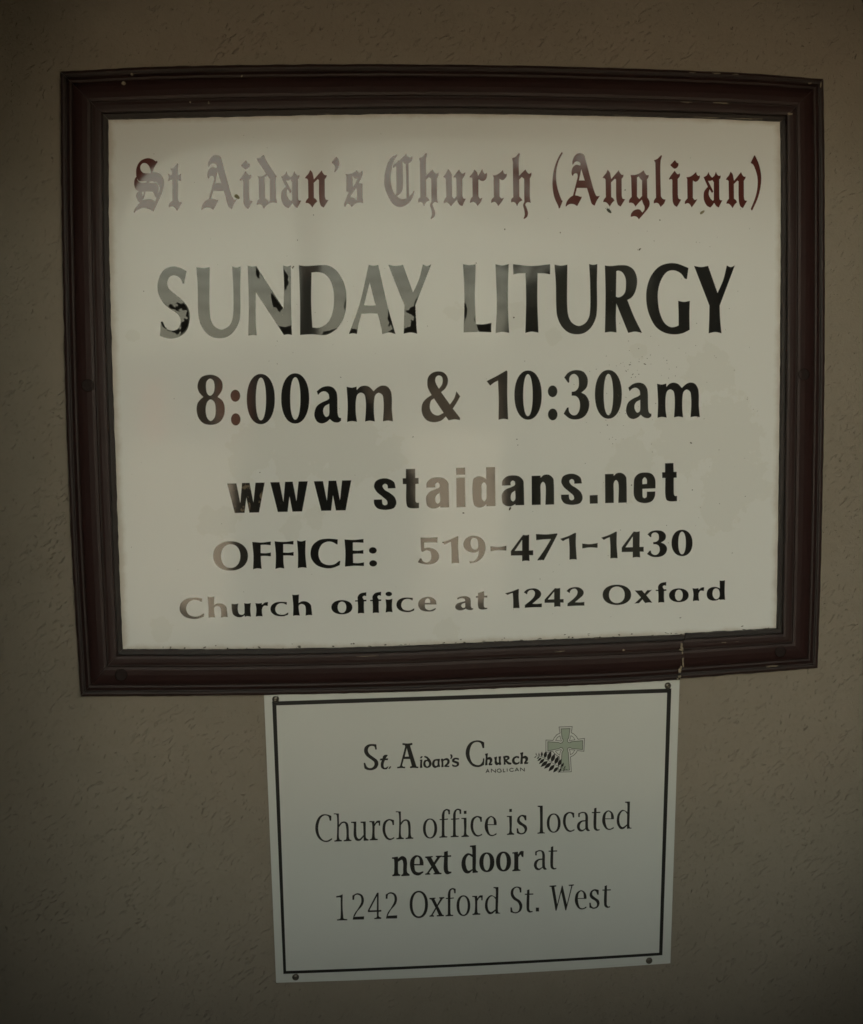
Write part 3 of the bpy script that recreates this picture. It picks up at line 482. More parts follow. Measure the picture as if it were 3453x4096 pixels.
M_CHIP = plain("bare_wood", (0.30, 0.25, 0.18), 0.8, 0.3, 0.2, 120)
M_LIGHT_MASK = plain("light_mask_dark", (0.030, 0.024, 0.018), 0.75, 0.3, 0.25, 5)  # near-black, for the added enclosure that blocks light
M_PAVE = plain("pavement", (0.44, 0.375, 0.30), 0.9, 0.3, 0.12, 1.5)

# ---------------------------------------------------------------- the wall, and an unseen enclosure added to dim its edges
def grid(name, x0, x1, z0, z1, m):
    return put(name, [(x0,0,z0),(x1,0,z0),(x1,0,z1),(x0,0,z1)], [(0,1,2,3)], m)
ctr = P(1850, 2120)
OD, RX, RZ, TH = 0.90, 0.68, 0.65, 0.10      # added opening that dims the edges: distance from the wall, half width, half height, thickness
ocx, ocz = ctr.x + 0.05, ctr.z + 0.12
TOP = 3.3
PL, PW = 4.6, 1.25                           # length and half width of the added light-blocking passage
PX0, PX1 = ctr.x - PW + 0.30, ctr.x + PW + 0.30
wall = tag(grid("wall", PX0, PX1, 0.0, TOP, M_WALL), kind="structure")
def opening():
    n = 72; vs = []; fs = []
    inner = []
    for i in range(n):
        a = 2*math.pi*i/n; c, s = math.cos(a), math.sin(a)
        inner.append((ocx + RX*math.copysign(abs(c)**(2/5.5), c), ocz + RZ*math.copysign(abs(s)**(2/5.5), s)))
    outer = []
    for i in range(n):
        a = 2*math.pi*i/n; c, s = math.cos(a), math.sin(a)
        hx = PX1 - ocx if c > 0 else ocx - PX0; hz = TOP - ocz if s > 0 else ocz
        k = min(hx/abs(c) if abs(c) > 1e-6 else 9e9, hz/abs(s) if abs(s) > 1e-6 else 9e9)
        outer.append((ocx + k*c, ocz + k*s))
    for y in (-OD, -OD-TH):
        vs += [(x, y, z) for x, z in inner] + [(x, y, z) for x, z in outer]
    for i in range(n):
        j = (i+1) % n
        fs += [(i, j, n+j, n+i), (2*n+i, 3*n+i, 3*n+j, 2*n+j), (i, 2*n+i, 2*n+j, j)]
    return vs, fs
v, f = opening()
tag(put("light_mask_wall", v, f, M_LIGHT_MASK), kind="structure")  # added out of view: its opening shapes the light fall-off
v, f = box((PX0-.12, -PL, TOP+.002), (PX1+.12, 0.12, TOP+.12)); tag(put("light_mask_ceiling", v, f, M_LIGHT_MASK), kind="structure")  # added lid, cuts off sky light from above
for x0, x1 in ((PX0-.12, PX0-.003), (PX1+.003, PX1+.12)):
    v, f = box((x0, -PL, 0.004), (x1, 0.12, TOP)); tag(put("light_mask_side", v, f, M_LIGHT_MASK), kind="structure")  # added sides, cut off light from left and right
v, f = box((PX0, -OD, 0.004), (PX1, -0.004, 0.05)); tag(put("light_mask_floor", v, f, M_LIGHT_MASK), kind="structure")  # added dark floor of the same enclosure
tag(put("ground", [(-250,-300,0),(250,-300,0),(250,60,0),(-250,60,0)], [(0,1,2,3)], M_PAVE), kind="structure")

# ---------------------------------------------------------------- glyph outlines
def parse(s):
    out = []
    for cont in s.split("/"):
        pts = []
        for tok in cont.split():
            sm = tok[0] == "~"; x, y = tok.lstrip("~").split(",")
            pts.append((float(x), float(y), sm))
        out.append(pts)
    return out
def bbox(conts):
    xs = [p[0] for c in conts for p in c]; ys = [p[1] for c in conts for p in c]
    return min(xs), min(ys), max(xs), max(ys)
def curve(pts, sub=6):
    """closed outline through the points; runs of smooth points are centripetal Catmull-Rom curves"""
    n = len(pts); out = []
    V = [Vector((p[0], p[1])) for p in pts]
    for i in range(n):
        a, b = pts[i], pts[(i+1) % n]; p1, p2 = V[i], V[(i+1) % n]
        out.append(p1)
        if not a[2] and not b[2]: continue
        p0 = V[i-1] if a[2] else p1*2 - p2
        p3 = V[(i+2) % n] if b[2] else p2*2 - p1
        if not a[2]: p0 = p1 - (p2-p1)*0.5
        if not b[2]: p3 = p2 + (p2-p1)*0.5
        t0 = 0; t1 = max((p1-p0).length, 1e-3)**0.5; t2 = t1 + max((p2-p1).length, 1e-3)**0.5; t3 = t2 + max((p3-p2).length, 1e-3)**0.5
        for k in range(1, sub):
            t = t1 + (t2-t1)*k/sub
            A1 = p0*((t1-t)/(t1-t0)) + p1*((t-t0)/(t1-t0)); A2 = p1*((t2-t)/(t2-t1)) + p2*((t-t1)/(t2-t1)); A3 = p2*((t3-t)/(t3-t2)) + p3*((t-t2)/(t3-t2))
            B1 = A1*((t2-t)/(t2-t0)) + A2*((t-t0)/(t2-t0)); B2 = A2*((t3-t)/(t3-t1)) + A3*((t-t1)/(t3-t1))
            out.append(B1*((t2-t)/(t2-t1)) + B2*((t-t1)/(t2-t1)))
    return out
def ell(b, n=40, e=2.15):
    cx, cy, rx, ry = (b[0]+b[2])/2, (b[1]+b[3])/2, (b[2]-b[0])/2, (b[3]-b[1])/2
    o = []
    for i in range(n):
        a = 2*math.pi*i/n; c, s = math.cos(a), math.sin(a)
        o.append(Vector((cx + rx*math.copysign(abs(c)**(2/e), c), cy + ry*math.copysign(abs(s)**(2/e), s))))
    return o
def area(c): return sum(c[i].x*c[(i+1) % len(c)].y - c[(i+1) % len(c)].x*c[i].y for i in range(len(c)))/2
def inside(p, c):
    r = False; n = len(c)
    for i in range(n):
        a, b = c[i], c[(i+1) % n]
        if (a.y > p.y) != (b.y > p.y) and p.x < (b.x-a.x)*(p.y-a.y)/(b.y-a.y) + a.x: r = not r
    return r
def solid(conts, to_src, h0, h1, wob=0.0):
    """flat pieces cut to the outlines, from height h0 to h1 above the wall"""
    outer = [c for c in conts if not any(inside(c[0], d) for d in conts if d is not c)]
    vs, fs = [], []
    for oc in outer:
        grp = [oc] + [c for c in conts if c is not oc and inside(c[0], oc)]
        flat = [[Vector((p.x, -p.y, 0)) for p in c] for c in grp]
        tris = tessellate_polygon(flat)
        pts = [p for c in grp for p in c]; b = len(vs); n = len(pts)
        for h in (h1, h0):
            for p in pts: vs.append(P(*to_src(p), h1) + (Vector((0, h1-h, 0))))
        for t in tris:
            q = [pts[i] for i in t]
            if (q[1]-q[0]).cross(q[2]-q[0]) > 0: t = (t[0], t[2], t[1])
            fs.append(tuple(b+i for i in t))
        k = 0
        for c in grp:
            m = len(c)
            for i in range(m):
                j = (i+1) % m; fs.append((b+k+i, b+k+j, b+n+k+j, b+n+k+i))
            k += m
    return vs, fs
def embolden(conts, d):
    """push the outlines out by d so that thin strokes gain weight"""
    res = []
    for c in conts:
        n = len(c); hole = any(inside(c[0], o) for o in conts if o is not c)
        s = (1 if area(c) > 0 else -1)*(-1 if hole else 1); o = []
        for i in range(n):
            t = (c[(i+1) % n] - c[i-1])
            t = t.normalized() if t.length > 1e-6 else Vector((1, 0))
            o.append(c[i] + Vector((t.y, -t.x))*d*s)
        res.append(o)
    return res
def clean(c):
    o = []
    for p in c:
        if not o or (p - o[-1]).length > 0.4: o.append(p)
    if (o[0]-o[-1]).length < 0.4: o.pop()
    return o
def letter(entry, m, parent, h0, h1):
    st = STRIP[entry[0]]; to = lambda p: (st[0] + p.x/st[2], st[1] + p.y/st[2])
    name = entry[1]; conts = []
    if name == 'O': conts = [ell(entry[2]), ell(entry[3])]
    elif name == 'E': conts = [ell(b, 28, 2.0) for b in entry[2:]]
    else:
        for part in name.split("+"):
            if part == 'E': conts.append(ell(entry[3], 28, 2.0))
            else: conts += parse(GL[part])
        raw = [c for c in conts if isinstance(c[0], tuple)]
        b0 = bbox(raw)
        box_ = entry[2] if len(entry) > 2 and entry[2] else b0
        sx = (box_[2]-box_[0])/(b0[2]-b0[0]); sy = (box_[3]-box_[1])/(b0[3]-b0[1])
        res = []
        for c in conts:
            if isinstance(c[0], tuple):
                res.append(curve([(box_[0]+(x-b0[0])*sx, box_[1]+(y-b0[1])*sy, s) for x, y, s in c]))
            else: res.append(c)
        conts = res
    conts = [clean(c) for c in conts]
    if st[0:1] and entry[0][0] in "789A": conts = embolden(conts, st[2]*(0.9 if entry[0][0] == "7" else 0.45))
    v, f = solid(conts, to, h0, h1)
    return put("letter", v, f, m, parent)

# ---------------------------------------------------------------- the framed notice board
TOP_O = [(243,286),(600,268),(1000,260),(1470,257),(1800,259),(2200,265),(2600,277),(3000,294),(3294,316)]
TOP_I = [(433,476),(1000,463),(1600,453),(2000,454),(2600,466),(2900,475),(3126,484)]
LEF_O = [(243,286),(245,700),(254,1200),(267,1700),(287,2200),(323,2786)]
LEF_I = [(433,476),(434,800),(441,1200),(457,1700),(474,2200),(490,2599)]
BOT_O = [(323,2786),(900,2782),(1600,2768),(2000,2753),(2500,2733),(3271,2676)]
BOT_I = [(490,2599),(1000,2598),(1600,2586),(2000,2568),(2700,2541),(3111,2519)]
RIG_O = [(3294,316),(3299,700),(3299,1450),(3286,2200),(3271,2676)]
RIG_I = [(3126,484),(3129,700),(3126,1450),(3117,2200),(3111,2519)]
PROF = [(0,.013),(.012,.0165),(.05,.018),(.085,.0175),(.105,.0150),(.125,.0146),(.145,.0165),(.19,.0192),(.225,.0185),(.245,.0172),(.27,.0195),
        (.34,.0228),(.45,.0262),(.56,.0278),(.625,.0272),(.65,.0248),(.675,.0250),(.72,.0262),(.80,.0268),(.855,.0262),(.880,.0235),(.888,.0150),(.90,.0135),(.95,.0125),(.99,.0115),(1.0,.0105)]
board = empty("notice_board", P(1750, 2700), "large white church notice board in a dark maroon wooden moulding frame, above the small plate", "notice board")
def bar(outer, inner, key, t0=0.0, t1=1.0, n=60, dh=0.0, shift=0.0, seed=0, cut0=False, cut1=False, label=None, ti=None):
    rows = []; vs = []; fs = []; uv = []
    m = len(PROF)
    for i in range(n+1):
        t = t0 + (t1-t0)*i/n
        o = lerp_poly(outer, t, key); q = lerp_poly(inner, (t*ti if ti else t) if not cut0 else 1-(1-t)*ti, key)
        rag = 0
        for j, (v, h) in enumerate(PROF):
            x = o[0] + (q[0]-o[0])*v; y = o[1] + (q[1]-o[1])*v
            if (cut0 and i == 0) or (cut1 and i == n):
                r_ = 9*noise.noise(Vector((v*14, 3.7, 0))) + 5*noise.noise(Vector((v*45, 1.2, 0)))
                x += r_
            y += shift
            w = 0.0004*noise.noise(Vector((t*9+seed, v*6, seed))) 
            edge = 2.2*noise.noise(Vector((t*60, seed*5.3, 2.0)))*(1 if j in (0, m-1) else 0) + 1.0*noise.noise(Vector((t*160, seed*2.3, 6.0)))*(1 if j in (0, m-1) else 0)
            if key == 0: y += edge
            else: x += edge
            p = P(x, y, h + w + dh)
            vs.append(p); uv.append((t*2.2*(1 if key == 0 else 0.8) + seed*3.1, v))
        # sides down to the wall and to the board
        a = vs[-m].copy(); a.y = -0.001; vs.append(a); uv.append((t*2.2+seed*3.1, 0.0))
        b = vs[-2].copy(); b.y = -0.0035; vs.append(b); uv.append((t*2.2+seed*3.1, 1.0))
    w = m + 2
    for i in range(n):
        for j in range(m-1):
            fs.append((i*w+j, i*w+j+1, (i+1)*w+j+1, (i+1)*w+j))
        fs.append((i*w+m, i*w, (i+1)*w, (i+1)*w+m)); fs.append((i*w+m-1, i*w+m+1, (i+1)*w+m+1, (i+1)*w+m-1))
    for e in (0, n):
        fs.append(tuple(e*w+j for j in [m] + list(range(m)) + [m+1]))
    o = put("moulding", vs, fs, M_WOOD, board, uvs=uv)
    bm = bmesh.new(); bm.from_mesh(o.data); bmesh.ops.recalc_face_normals(bm, faces=bm.faces); bm.to_mesh(o.data); bm.free()
    if label: o["label"] = label
    return o
bar(TOP_O, TOP_I, 0, n=110, seed=1)
bar(LEF_O, LEF_I, 1, t0=0.0010, t1=0.9990, n=80, seed=2)
bar(RIG_O, RIG_I, 1, t0=0.0010, t1=0.9990, n=80, seed=3)
# the bottom moulding has snapped: the right-hand length sits a little higher than the left
CUT = (2717-323)/(3271-323); CUTI = (2737-490)/(3111-490)
bar(BOT_O, BOT_I, 0, 0.0, CUT, n=100, seed=4, cut1=True, ti=CUTI/CUT)
bar(BOT_O, BOT_I, 0, CUT+0.0016, 1.0, n=36, ti=(1-CUTI)/(1-CUT), dh=0.0012, shift=-4.0, seed=5, cut0=True, label="short broken-off right length of the bottom moulding")
# pale splintered wood in the break
def strip_piece(name, pts, wpx, h, m, parent, lbl=None):
    vs = []; fs = []
    for i, (x, y) in enumerate(pts):
        a = P(x-wpx/2, y, h); b = P(x+wpx/2, y, h)
        vs += [a, b, a+Vector((0, .0015, 0)), b+Vector((0, .0015, 0))]
    for i in range(len(pts)-1):
        k = 4*i
        fs += [(k, k+4, k+5, k+1), (k, k+2, k+6, k+4), (k+1, k+5, k+7, k+3)]
    return put(name, vs, fs, m, parent)
def chipm(name, cx, cy, w, hh, h, m, parent, n=9, ang=0.0, thick=0.0006, jag=0.3):
    """a thin ragged flake"""
    pts = []
    for i in range(n):
        a = 2*math.pi*i/n; r = 1 + jag*(random.random()-0.5)*2
        x = math.cos(a)*w*r; y = math.sin(a)*hh*r
        pts.append(Vector((cx + x*math.cos(ang)-y*math.sin(ang), cy + x*math.sin(ang)+y*math.cos(ang))))
    top = [P(p.x, p.y, h) for p in pts]; c = P(cx, cy, h+thick*0.8)
    vs = [c] + top + [p + Vector((0, thick*1.5, 0)) for p in top]
    fs = [(0, 1+(i+1) % n, 1+i) for i in range(n)] + [(1+i, 1+(i+1) % n, 1+n+(i+1) % n, 1+n+i) for i in range(n)]
    return vs, fs
def join_put(name, parts, m, parent, kind=None):
    vs, fs = [], []
    for v, f in parts:
        b = len(vs); vs += v; fs += [tuple(b+i for i in q) for q in f]
    o = put(name, vs, fs, m, parent)
    if kind: o["kind"] = kind
    return o
fl = []
for (cx, cy, w, h_) in [(2733,2578,5,8),(2735,2592,6,7),(2737,2612,5,6),(2738,2640,3,12),(2739,2655,3,12),(2730,2672,5,7),(2726,2684,6,7),(2724,2705,7,4),(2718,2716,4,5),(2730,2600,8,3)]:
    fl.append(chipm("f", cx-6, cy, w, h_, 0.0275, M_CHIP, None, ang=random.uniform(-.3,.3), jag=0.5))
for (cx, cy, w, h_) in [(3098,2556,32,3.2),(3120,2552,18,3),(3085,2664,20,3.5),(3072,2668,12,2.5),(2495,2602,6,3),(2950,2566,18,1.8),(2900,2570,14,1.6),(2240,2606,18,1.4),(460,2652,12,3),(463,2655,9,3),(1480,2625,40,1.2),(800,2640,24,1.2),(3040,2560,12,1.6)]:
    fl.append(chipm("f", cx, cy, w, h_, 0.0274 if cy < 2640 else 0.0205, M_CHIP, None, ang=-0.05, jag=0.6))
for (cx, cy, w, h_) in [(2890,412,26,2.4),(2750,409,20,1.6),(2770,290,14,1.8),(2870,293,16,2.2),(2945,297,14,2),(3240,333,8,3),(3284,338,2.5,9),(3163,455,9,4),(760,408,3,5),(835,411,3,4),(968,303,3,4),(2830,470,60,1.6),(2990,474,60,1.4)]:
    fl.append(chipm("f", cx, cy, w, h_, 0.0272 if 380 < cy < 460 else (0.0195 if cy < 380 else 0.0140), M_CHIP, None, ang=0.04, jag=0.6))
join_put("paint_chip", fl, M_CHIP, board, kind="stuff")
# larger bare knots on the upper left of the top rail
for (cx, cy, w, h_, an) in [(497, 339, 10, 15, -0.2), (528, 297, 6, 5, 0.9)]:
    v, f = chipm("k", cx, cy, w, h_, 0.0215 if cy > 320 else 0.0190, M_CHIP, None, n=12, ang=an, thick=0.0015, jag=0.15); put("bare_patch", v, f, M_CHIP, board)
# plugs over the fixing screws
for (x, y, hgt) in [(352,1542,.0278),(3216,1498,.0278),(485,2700,.0284),(3122,2606,.0290)]:
    c = P(x, y, hgt); n = 24; vs = []; fs = []
    for k, (rr, dy) in enumerate([(0.0096, 0.003), (0.0096, -0.0006), (0.0086, -0.0012), (0.0082, 0.0), (0.0, 0.0006)]):
        for i in range(n): vs.append((c.x+rr*math.cos(2*math.pi*i/n), c.y+dy, c.z+rr*math.sin(2*math.pi*i/n)))
    for k in range(4):
        for i in range(n): j = (i+1) % n; fs.append((k*n+i, k*n+j, (k+1)*n+j, (k+1)*n+i))
    put("screw_plug", vs, fs, M_PLUG, board)
# the white board itself
def panel():
    nx, ny = 40, 32; vs = []; uv = []; fs = []
    for j in range(ny+1):
        tv = j/ny
        L = lerp_poly(LEF_I, tv, 1); Rr = lerp_poly(RIG_I, tv, 1)
        for i in range(nx+1):
            tu = i/nx; T = lerp_poly(TOP_I, tu, 0); B = lerp_poly(BOT_I, tu, 0)
            # Coons patch
            c00, c10, c01, c11 = TOP_I[0], TOP_I[-1], BOT_I[0], BOT_I[-1]
            x = (1-tv)*T[0]+tv*B[0]+(1-tu)*L[0]+tu*Rr[0]-((1-tu)*(1-tv)*c00[0]+tu*(1-tv)*c10[0]+(1-tu)*tv*c01[0]+tu*tv*c11[0])
            y = (1-tv)*T[1]+tv*B[1]+(1-tu)*L[1]+tu*Rr[1]-((1-tu)*(1-tv)*c00[1]+tu*(1-tv)*c10[1]+(1-tu)*tv*c01[1]+tu*tv*c11[1])
            x += (x-1780)*0.006; y += (y-1540)*0.008     # tucked under the frame's lip
            vs.append(P(x, y, 0.004)); uv.append((tu, tv))
    for j in range(ny):
        for i in range(nx): a = j*(nx+1)+i; fs.append((a, a+nx+1, a+nx+2, a+1))
    return put("sign_panel", vs, fs, M_PANEL, board, uvs=uv, smooth=True)
sign = panel()
for e in MAROON: letter(e, M_MAROON, sign, 0.0038, 0.0043)
for e in BLACK_BIG: letter(e, M_BIG, sign, 0.0038, 0.0043)
for e in BLACK: letter(e, M_BLACK, sign, 0.0038, 0.0043)
for e in BLACK_WORN: letter(e, M_WORN, sign, 0.0038, 0.0043)["label"] = "mottled first w with flaking black vinyl"
# ragged areas of the big letters where the vinyl has gone matt black
M_MATT = plain("matt_black", (0.013, 0.0125, 0.011), 0.85, 0.10, 0.35, 220)
def ragged(strip, pts, m=None):
    st = STRIP[strip]; o = []; n = len(pts)
    for i in range(n):
        a, c = Vector(pts[i]), Vector(pts[(i+1) % n]); k = max(1, int((c-a).length/9)); o.append(a)
        for q in range(1, k):
            p = a.lerp(c, q/k); o.append(p + Vector((random.uniform(-2.6, 2.6), random.uniform(-2.6, 2.6))))
    v, f = solid([o], lambda p: (st[0]+p.x/st[2], st[1]+p.y/st[2]), 0.0042, 0.00438)
    put("worn_patch", v, f, m or M_MATT, sign)
for strip, pts in PATCHES: ragged(strip, pts)
# grit, fly specks and bits of web stuck to the board
sp = []
def speck(x, y, w, h_, an=None, n=7):
    sp.append(chipm("s", x, y, w, h_, 0.0046, M_DIRT, None, n=n, ang=random.uniform(0, 3) if an is None else an, thick=0.0003, jag=0.45))
for (x, y, w, h_) in [(2560,997,5,3.5),(2501,760,3.5,3),(2055,1270,3,3),(1855,2052,4,3),(1653,1747,4,1.6),(1363,1509,3,1.5),(2068,1757,2.5,2),(2072,1780,3,1.4),(2722,2471,4,1.8),
      (1171,1071,4,3),(1174,1066,3,4),(575,1165,2.5,2),(2527,2030-90,3,2),(2580,1457,2,6),(2520,1459,4,2.5),(2505,1484,4,1.5),(2532,1497,4,1.5),(2556,1497,3,1.5),(2526,1510,3,1.6),
      (1040,1890,2.5,1.5),(2242,930,3,3),(2640,880,2.5,2),(2770,1960,2,2),(2765,1772,4,2),(2430,1700,2,2),(1110,1930,2,2),(2020,918,2.5,3),(1255,860,2,2),(1905,1052,2.5,2),(1190,960,3,2)]:
    speck(x, y, w, h_)
for _ in range(70): speck(random.gauss(2540, 120), random.gauss(1540, 110), random.uniform(.9, 2.2), random.uniform(.8, 1.6))
for _ in range(60): speck(random.uniform(2300, 3060), random.uniform(900, 2300), random.uniform(.8, 1.8), random.uniform(.7, 1.4))
for _ in range(60): speck(random.uniform(520, 3050), random.uniform(520, 2480), random.uniform(.8, 1.9), random.uniform(.7, 1.4))
for _ in range(90):
    x = random.uniform(500, 3090); y = lerp_poly(BOT_I, (x-490)/(3111-490), 0)[1]
    speck(x, y - abs(random.gauss(0, 7)), random.uniform(1.5, 7), random.uniform(1, 2.6), an=random.uniform(-.3, .3))
join_put("dirt_speck", sp, M_DIRT, sign, kind="stuff")

# insects and husks stuck to the board
def bug(name, cx, cy, w, l, ang, m, label, cat, legs=False):
    vs = []; fs = []; nu, nv = 12, 10
    c0 = P(cx, cy, 0.0045); s = 0.000400
    for j in range(nv+1):
        t = math.pi*j/nv
        for i in range(nu):
            a = 2*math.pi*i/nu; r = math.sin(t)**0.8*(1-0.18*math.cos(t))
            lx, ly, lz = math.cos(t)*l, math.cos(a)*w*r, math.sin(a)*w*r*0.8
            vs.append((c0.x+(lx*math.cos(ang)-ly*math.sin(ang))*s, c0.y - max(lz, -w*.2)*s, c0.z-(lx*math.sin(ang)+ly*math.cos(ang))*s))
    for j in range(nv):
        for i in range(nu): k = (i+1) % nu; fs.append((j*nu+i, j*nu+k, (j+1)*nu+k, (j+1)*nu+i))
    if legs:
        for (dx, dy, ex, ey) in [(-.9,-.3,-1.5,-1.1),(-.7,.3,-1.6,.5),(-.2,-.8,-.7,-1.6),(.4,-.8,.2,-1.7)]:
            b = len(vs); q = []
            for (u, v_) in ((dx, dy), (ex, ey)):
                for o in (-0.05, 0.05):
                    lx, ly = u*l, (v_)*w + o*l
                    q.append((c0.x+(lx*math.cos(ang)-ly*math.sin(ang))*s, c0.y-0.0004, c0.z-(lx*math.sin(ang)+ly*math.cos(ang))*s))
            vs += q + [(x, y+0.0004, z) for x, y, z in q]; fs += [(b, b+1, b+3, b+2), (b, b+2, b+6, b+4), (b+1, b+5, b+7, b+3)]
    return tag(put(name, vs, fs, m, smooth=True), label, cat)
bug("dead_insect", 2437, 844, 5.5, 12, 0.75, M_BUG, "dark oval dead beetle stuck under the maroon letter n of Anglican", "insect", legs=True)
bug("pale_husk", 2810, 849, 5, 11, -0.6, M_HUSK, "pale yellowish husk stuck on the board below the maroon letters ca", "husk")
bug("cobweb_tuft", 949, 787, 7, 11, 0.7, M_HUSK, "greyish green tuft stuck at the foot of the first maroon letter A", "cobweb tuft")
bug("small_fly", 2040, 2035, 3.5, 7, 2.0, M_DIRT, "small brown dead fly dangling under the letter a of the web address", "fly", legs=True)

# ---------------------------------------------------------------- the small plate below
plate = empty("direction_plate", P(1880, 3890), "small white plate with black border and church logo, screwed below the framed board", "plate")
def quadpt(u, v, C, bow=0.0):
    x = (1-u)*(1-v)*C[0][0]+u*(1-v)*C[1][0]+(1-u)*v*C[2][0]+u*v*C[3][0]
    y = (1-u)*(1-v)*C[0][1]+u*(1-v)*C[1][1]+(1-u)*v*C[2][1]+u*v*C[3][1]
    return x, y + bow*4*u*(1-u)*v
PC = [(1056,2772),(2719,2718),(1105,3931),(2682,3853)]
n = 24; vs = []; fs = []
for j in range(n+1):
    for i in range(n+1):
        x, y = quadpt(i/n, j/n, PC, 9); vs.append(P(x, y, 0.0045))
for j in range(n):
    for i in range(n): a = j*(n+1)+i; fs.append((a, a+n+1, a+n+2, a+1))
rim = [i for i in range(n+1)] + [j*(n+1)+n for j in range(1, n+1)] + [n*(n+1)+i for i in range(n-1, -1, -1)] + [j*(n+1) for j in range(n-1, 0, -1)]
b = len(vs)
for k in rim: q = vs[k].copy(); q.y = -0.0004; vs.append(q)
for k in range(len(rim)): k2 = (k+1) % len(rim); fs.append((rim[k], rim[k2], b+k2, b+k))
face = put("plate_face", vs, fs, M_PLATE, plate)
# raised rim line along the plate's edge
def ring(Co, Ci, bow, h0, h1, m, name, parent, seg=20):
    vs = []; fs = []
    sides = [lambda t: (t, 0), lambda t: (1, t), lambda t: (1-t, 1), lambda t: (0, 1-t)]
    for C in (Co, Ci):
        for h in (h1,):
            for s in sides:
                for k in range(seg):
                    u, v = s(k/seg); vs.append(P(*quadpt(u, v, C, bow), h))
    N = 4*seg; base = [Vector((q.x, -h0, q.z)) for q in vs]; vs += base
    for i in range(N):
        j = (i+1) % N
        fs += [(i, N+i, N+j, j), (i, j, 2*N+j, 2*N+i), (N+i, 3*N+i, 3*N+j, N+j)]
    return put(name, vs, fs, m, parent)
BO = [(1089,2806),(2686,2754),(1134,3896),(2650,3821)]; BI = [(1106,2822),(2669,2771),(1145,3884),(2637,3811)]
ring(BO, BI, 6, 0.0043, 0.00475, M_INK, "border_line", plate)
ring([(1058,2774),(2717,2720),(1107,3929),(2680,3851)], [(1066,2778),(2710,2724),(1113,3923),(2674,3846)], 9, 0.0043, 0.0049, M_PLATE, "edge_lip", plate)
for e in PRINT: letter(e, M_INK, face, 0.0043, 0.0047)
def stroke(pts, wid, st, h, vs, fs, closed=False):
    to = lambda p: (st[0] + p[0]/st[2], st[1] + p[1]/st[2])
    V = [Vector(p) for p in pts]; n = len(V)
    L = []; Rr = []
    for i in range(n):
        if closed: a, c = V[(i-1) % n], V[(i+1) % n]
        else: a, c = V[max(i-1, 0)], V[min(i+1, n-1)]
        d1 = (V[i]-a); d2 = (c-V[i])
        d1 = d1.normalized() if d1.length > 0 else d2.normalized(); d2 = d2.normalized() if d2.length > 0 else d1
        t = (d1+d2); t = t.normalized() if t.length > 1e-4 else d1
        nn = Vector((-t.y, t.x)); k = 1/max(0.45, abs(nn.dot(Vector((-d2.y, d2.x)))))
        L.append(V[i]+nn*wid/2*k); Rr.append(V[i]-nn*wid/2*k)
    b = len(vs)
    for p in L+Rr: vs.append(P(*to(p), h))
    for p in range(2*n): q = vs[b+p].copy(); q.y += 0.0003; vs.append(q)
    for i in range(n if closed else n-1):
        j = (i+1) % n
        fs += [(b+i, b+j, b+n+j, b+n+i), (b+i, b+2*n+i, b+2*n+j, b+j), (b+n+i, b+n+j, b+3*n+j, b+3*n+i)]
for c in CAPS:
    vs, fs = [], []
    for k, s in enumerate(c): stroke(s, 9, STRIP['72'], 0.0047+0.00004*k, vs, fs)
    put("letter", vs, fs, M_INK, face)
# logo: sage green celtic cross with a leafy spray
g = [Vector(p) for p in CROSS_IN[:-1]]
st = STRIP['73']; to73 = lambda p: (st[0]+p.x/st[2], st[1]+p.y/st[2])
v, f = solid([g], to73, 0.0043, 0.0046); put("cross_fill", v, f, M_GREEN, face)
vs, fs = [], []
stroke(CROSS_OUT[:-1], 13, st, 0.00470, vs, fs, True); stroke(CROSS_IN[:-1], 13, st, 0.00474, vs, fs, True)
for k, w in enumerate(CROSS_WIN): stroke(w[:-1], 11, st, 0.00478, vs, fs, True)
put("cross_outline", vs, fs, M_INK2, face)
vs, fs = [], []; stroke(FERN_STEM, 9, st, 0.00482, vs, fs); put("spray_stem", vs, fs, M_INK, face)
for (bx, by, tx, ty, w) in FERN:
    a, c = Vector((bx, by)), Vector((tx, ty)); d = c-a; nn = Vector((-d.y, d.x)).normalized()
    o = []
    for k in range(13):
        t = k/12; o.append(a+d*t + nn*(w*0.5*math.sin(math.pi*t**0.85)**1.15))
    for k in range(11, 0, -1):
        t = k/12; o.append(a+d*t - nn*(w*0.5*math.sin(math.pi*t**0.85)**1.15))
    v, f = solid([o], to73, 0.0046, 0.00486+0.00002*random.random()); put("leaf", v, f, M_INK, face)
# round-head screws at the plate's corners
for (x, y) in [(1103,2797),(2672,2743),(1183,3909),(2597,3843)]:
    c = P(x, y, 0.0047); n = 20; vs = []; fs = []; r0 = 0.0053
    for (rr, dy) in [(1.05, 0), (1.0, -.0006), (.9, -.0014), (.7, -.0021), (.45, -.0025), (.30, -.0026), (.22, -.0016), (0.0, -.0010)]:
        for i in range(n): vs.append((c.x+r0*rr*math.cos(2*math.pi*i/n), c.y+dy, c.z+r0*rr*math.sin(2*math.pi*i/n)))
    for k in range(7):
        for i in range(n): j = (i+1) % n; fs.append((k*n+i, k*n+j, (k+1)*n+j, (k+1)*n+i))
    put("screw", vs, fs, M_SCREW, plate, smooth=True)

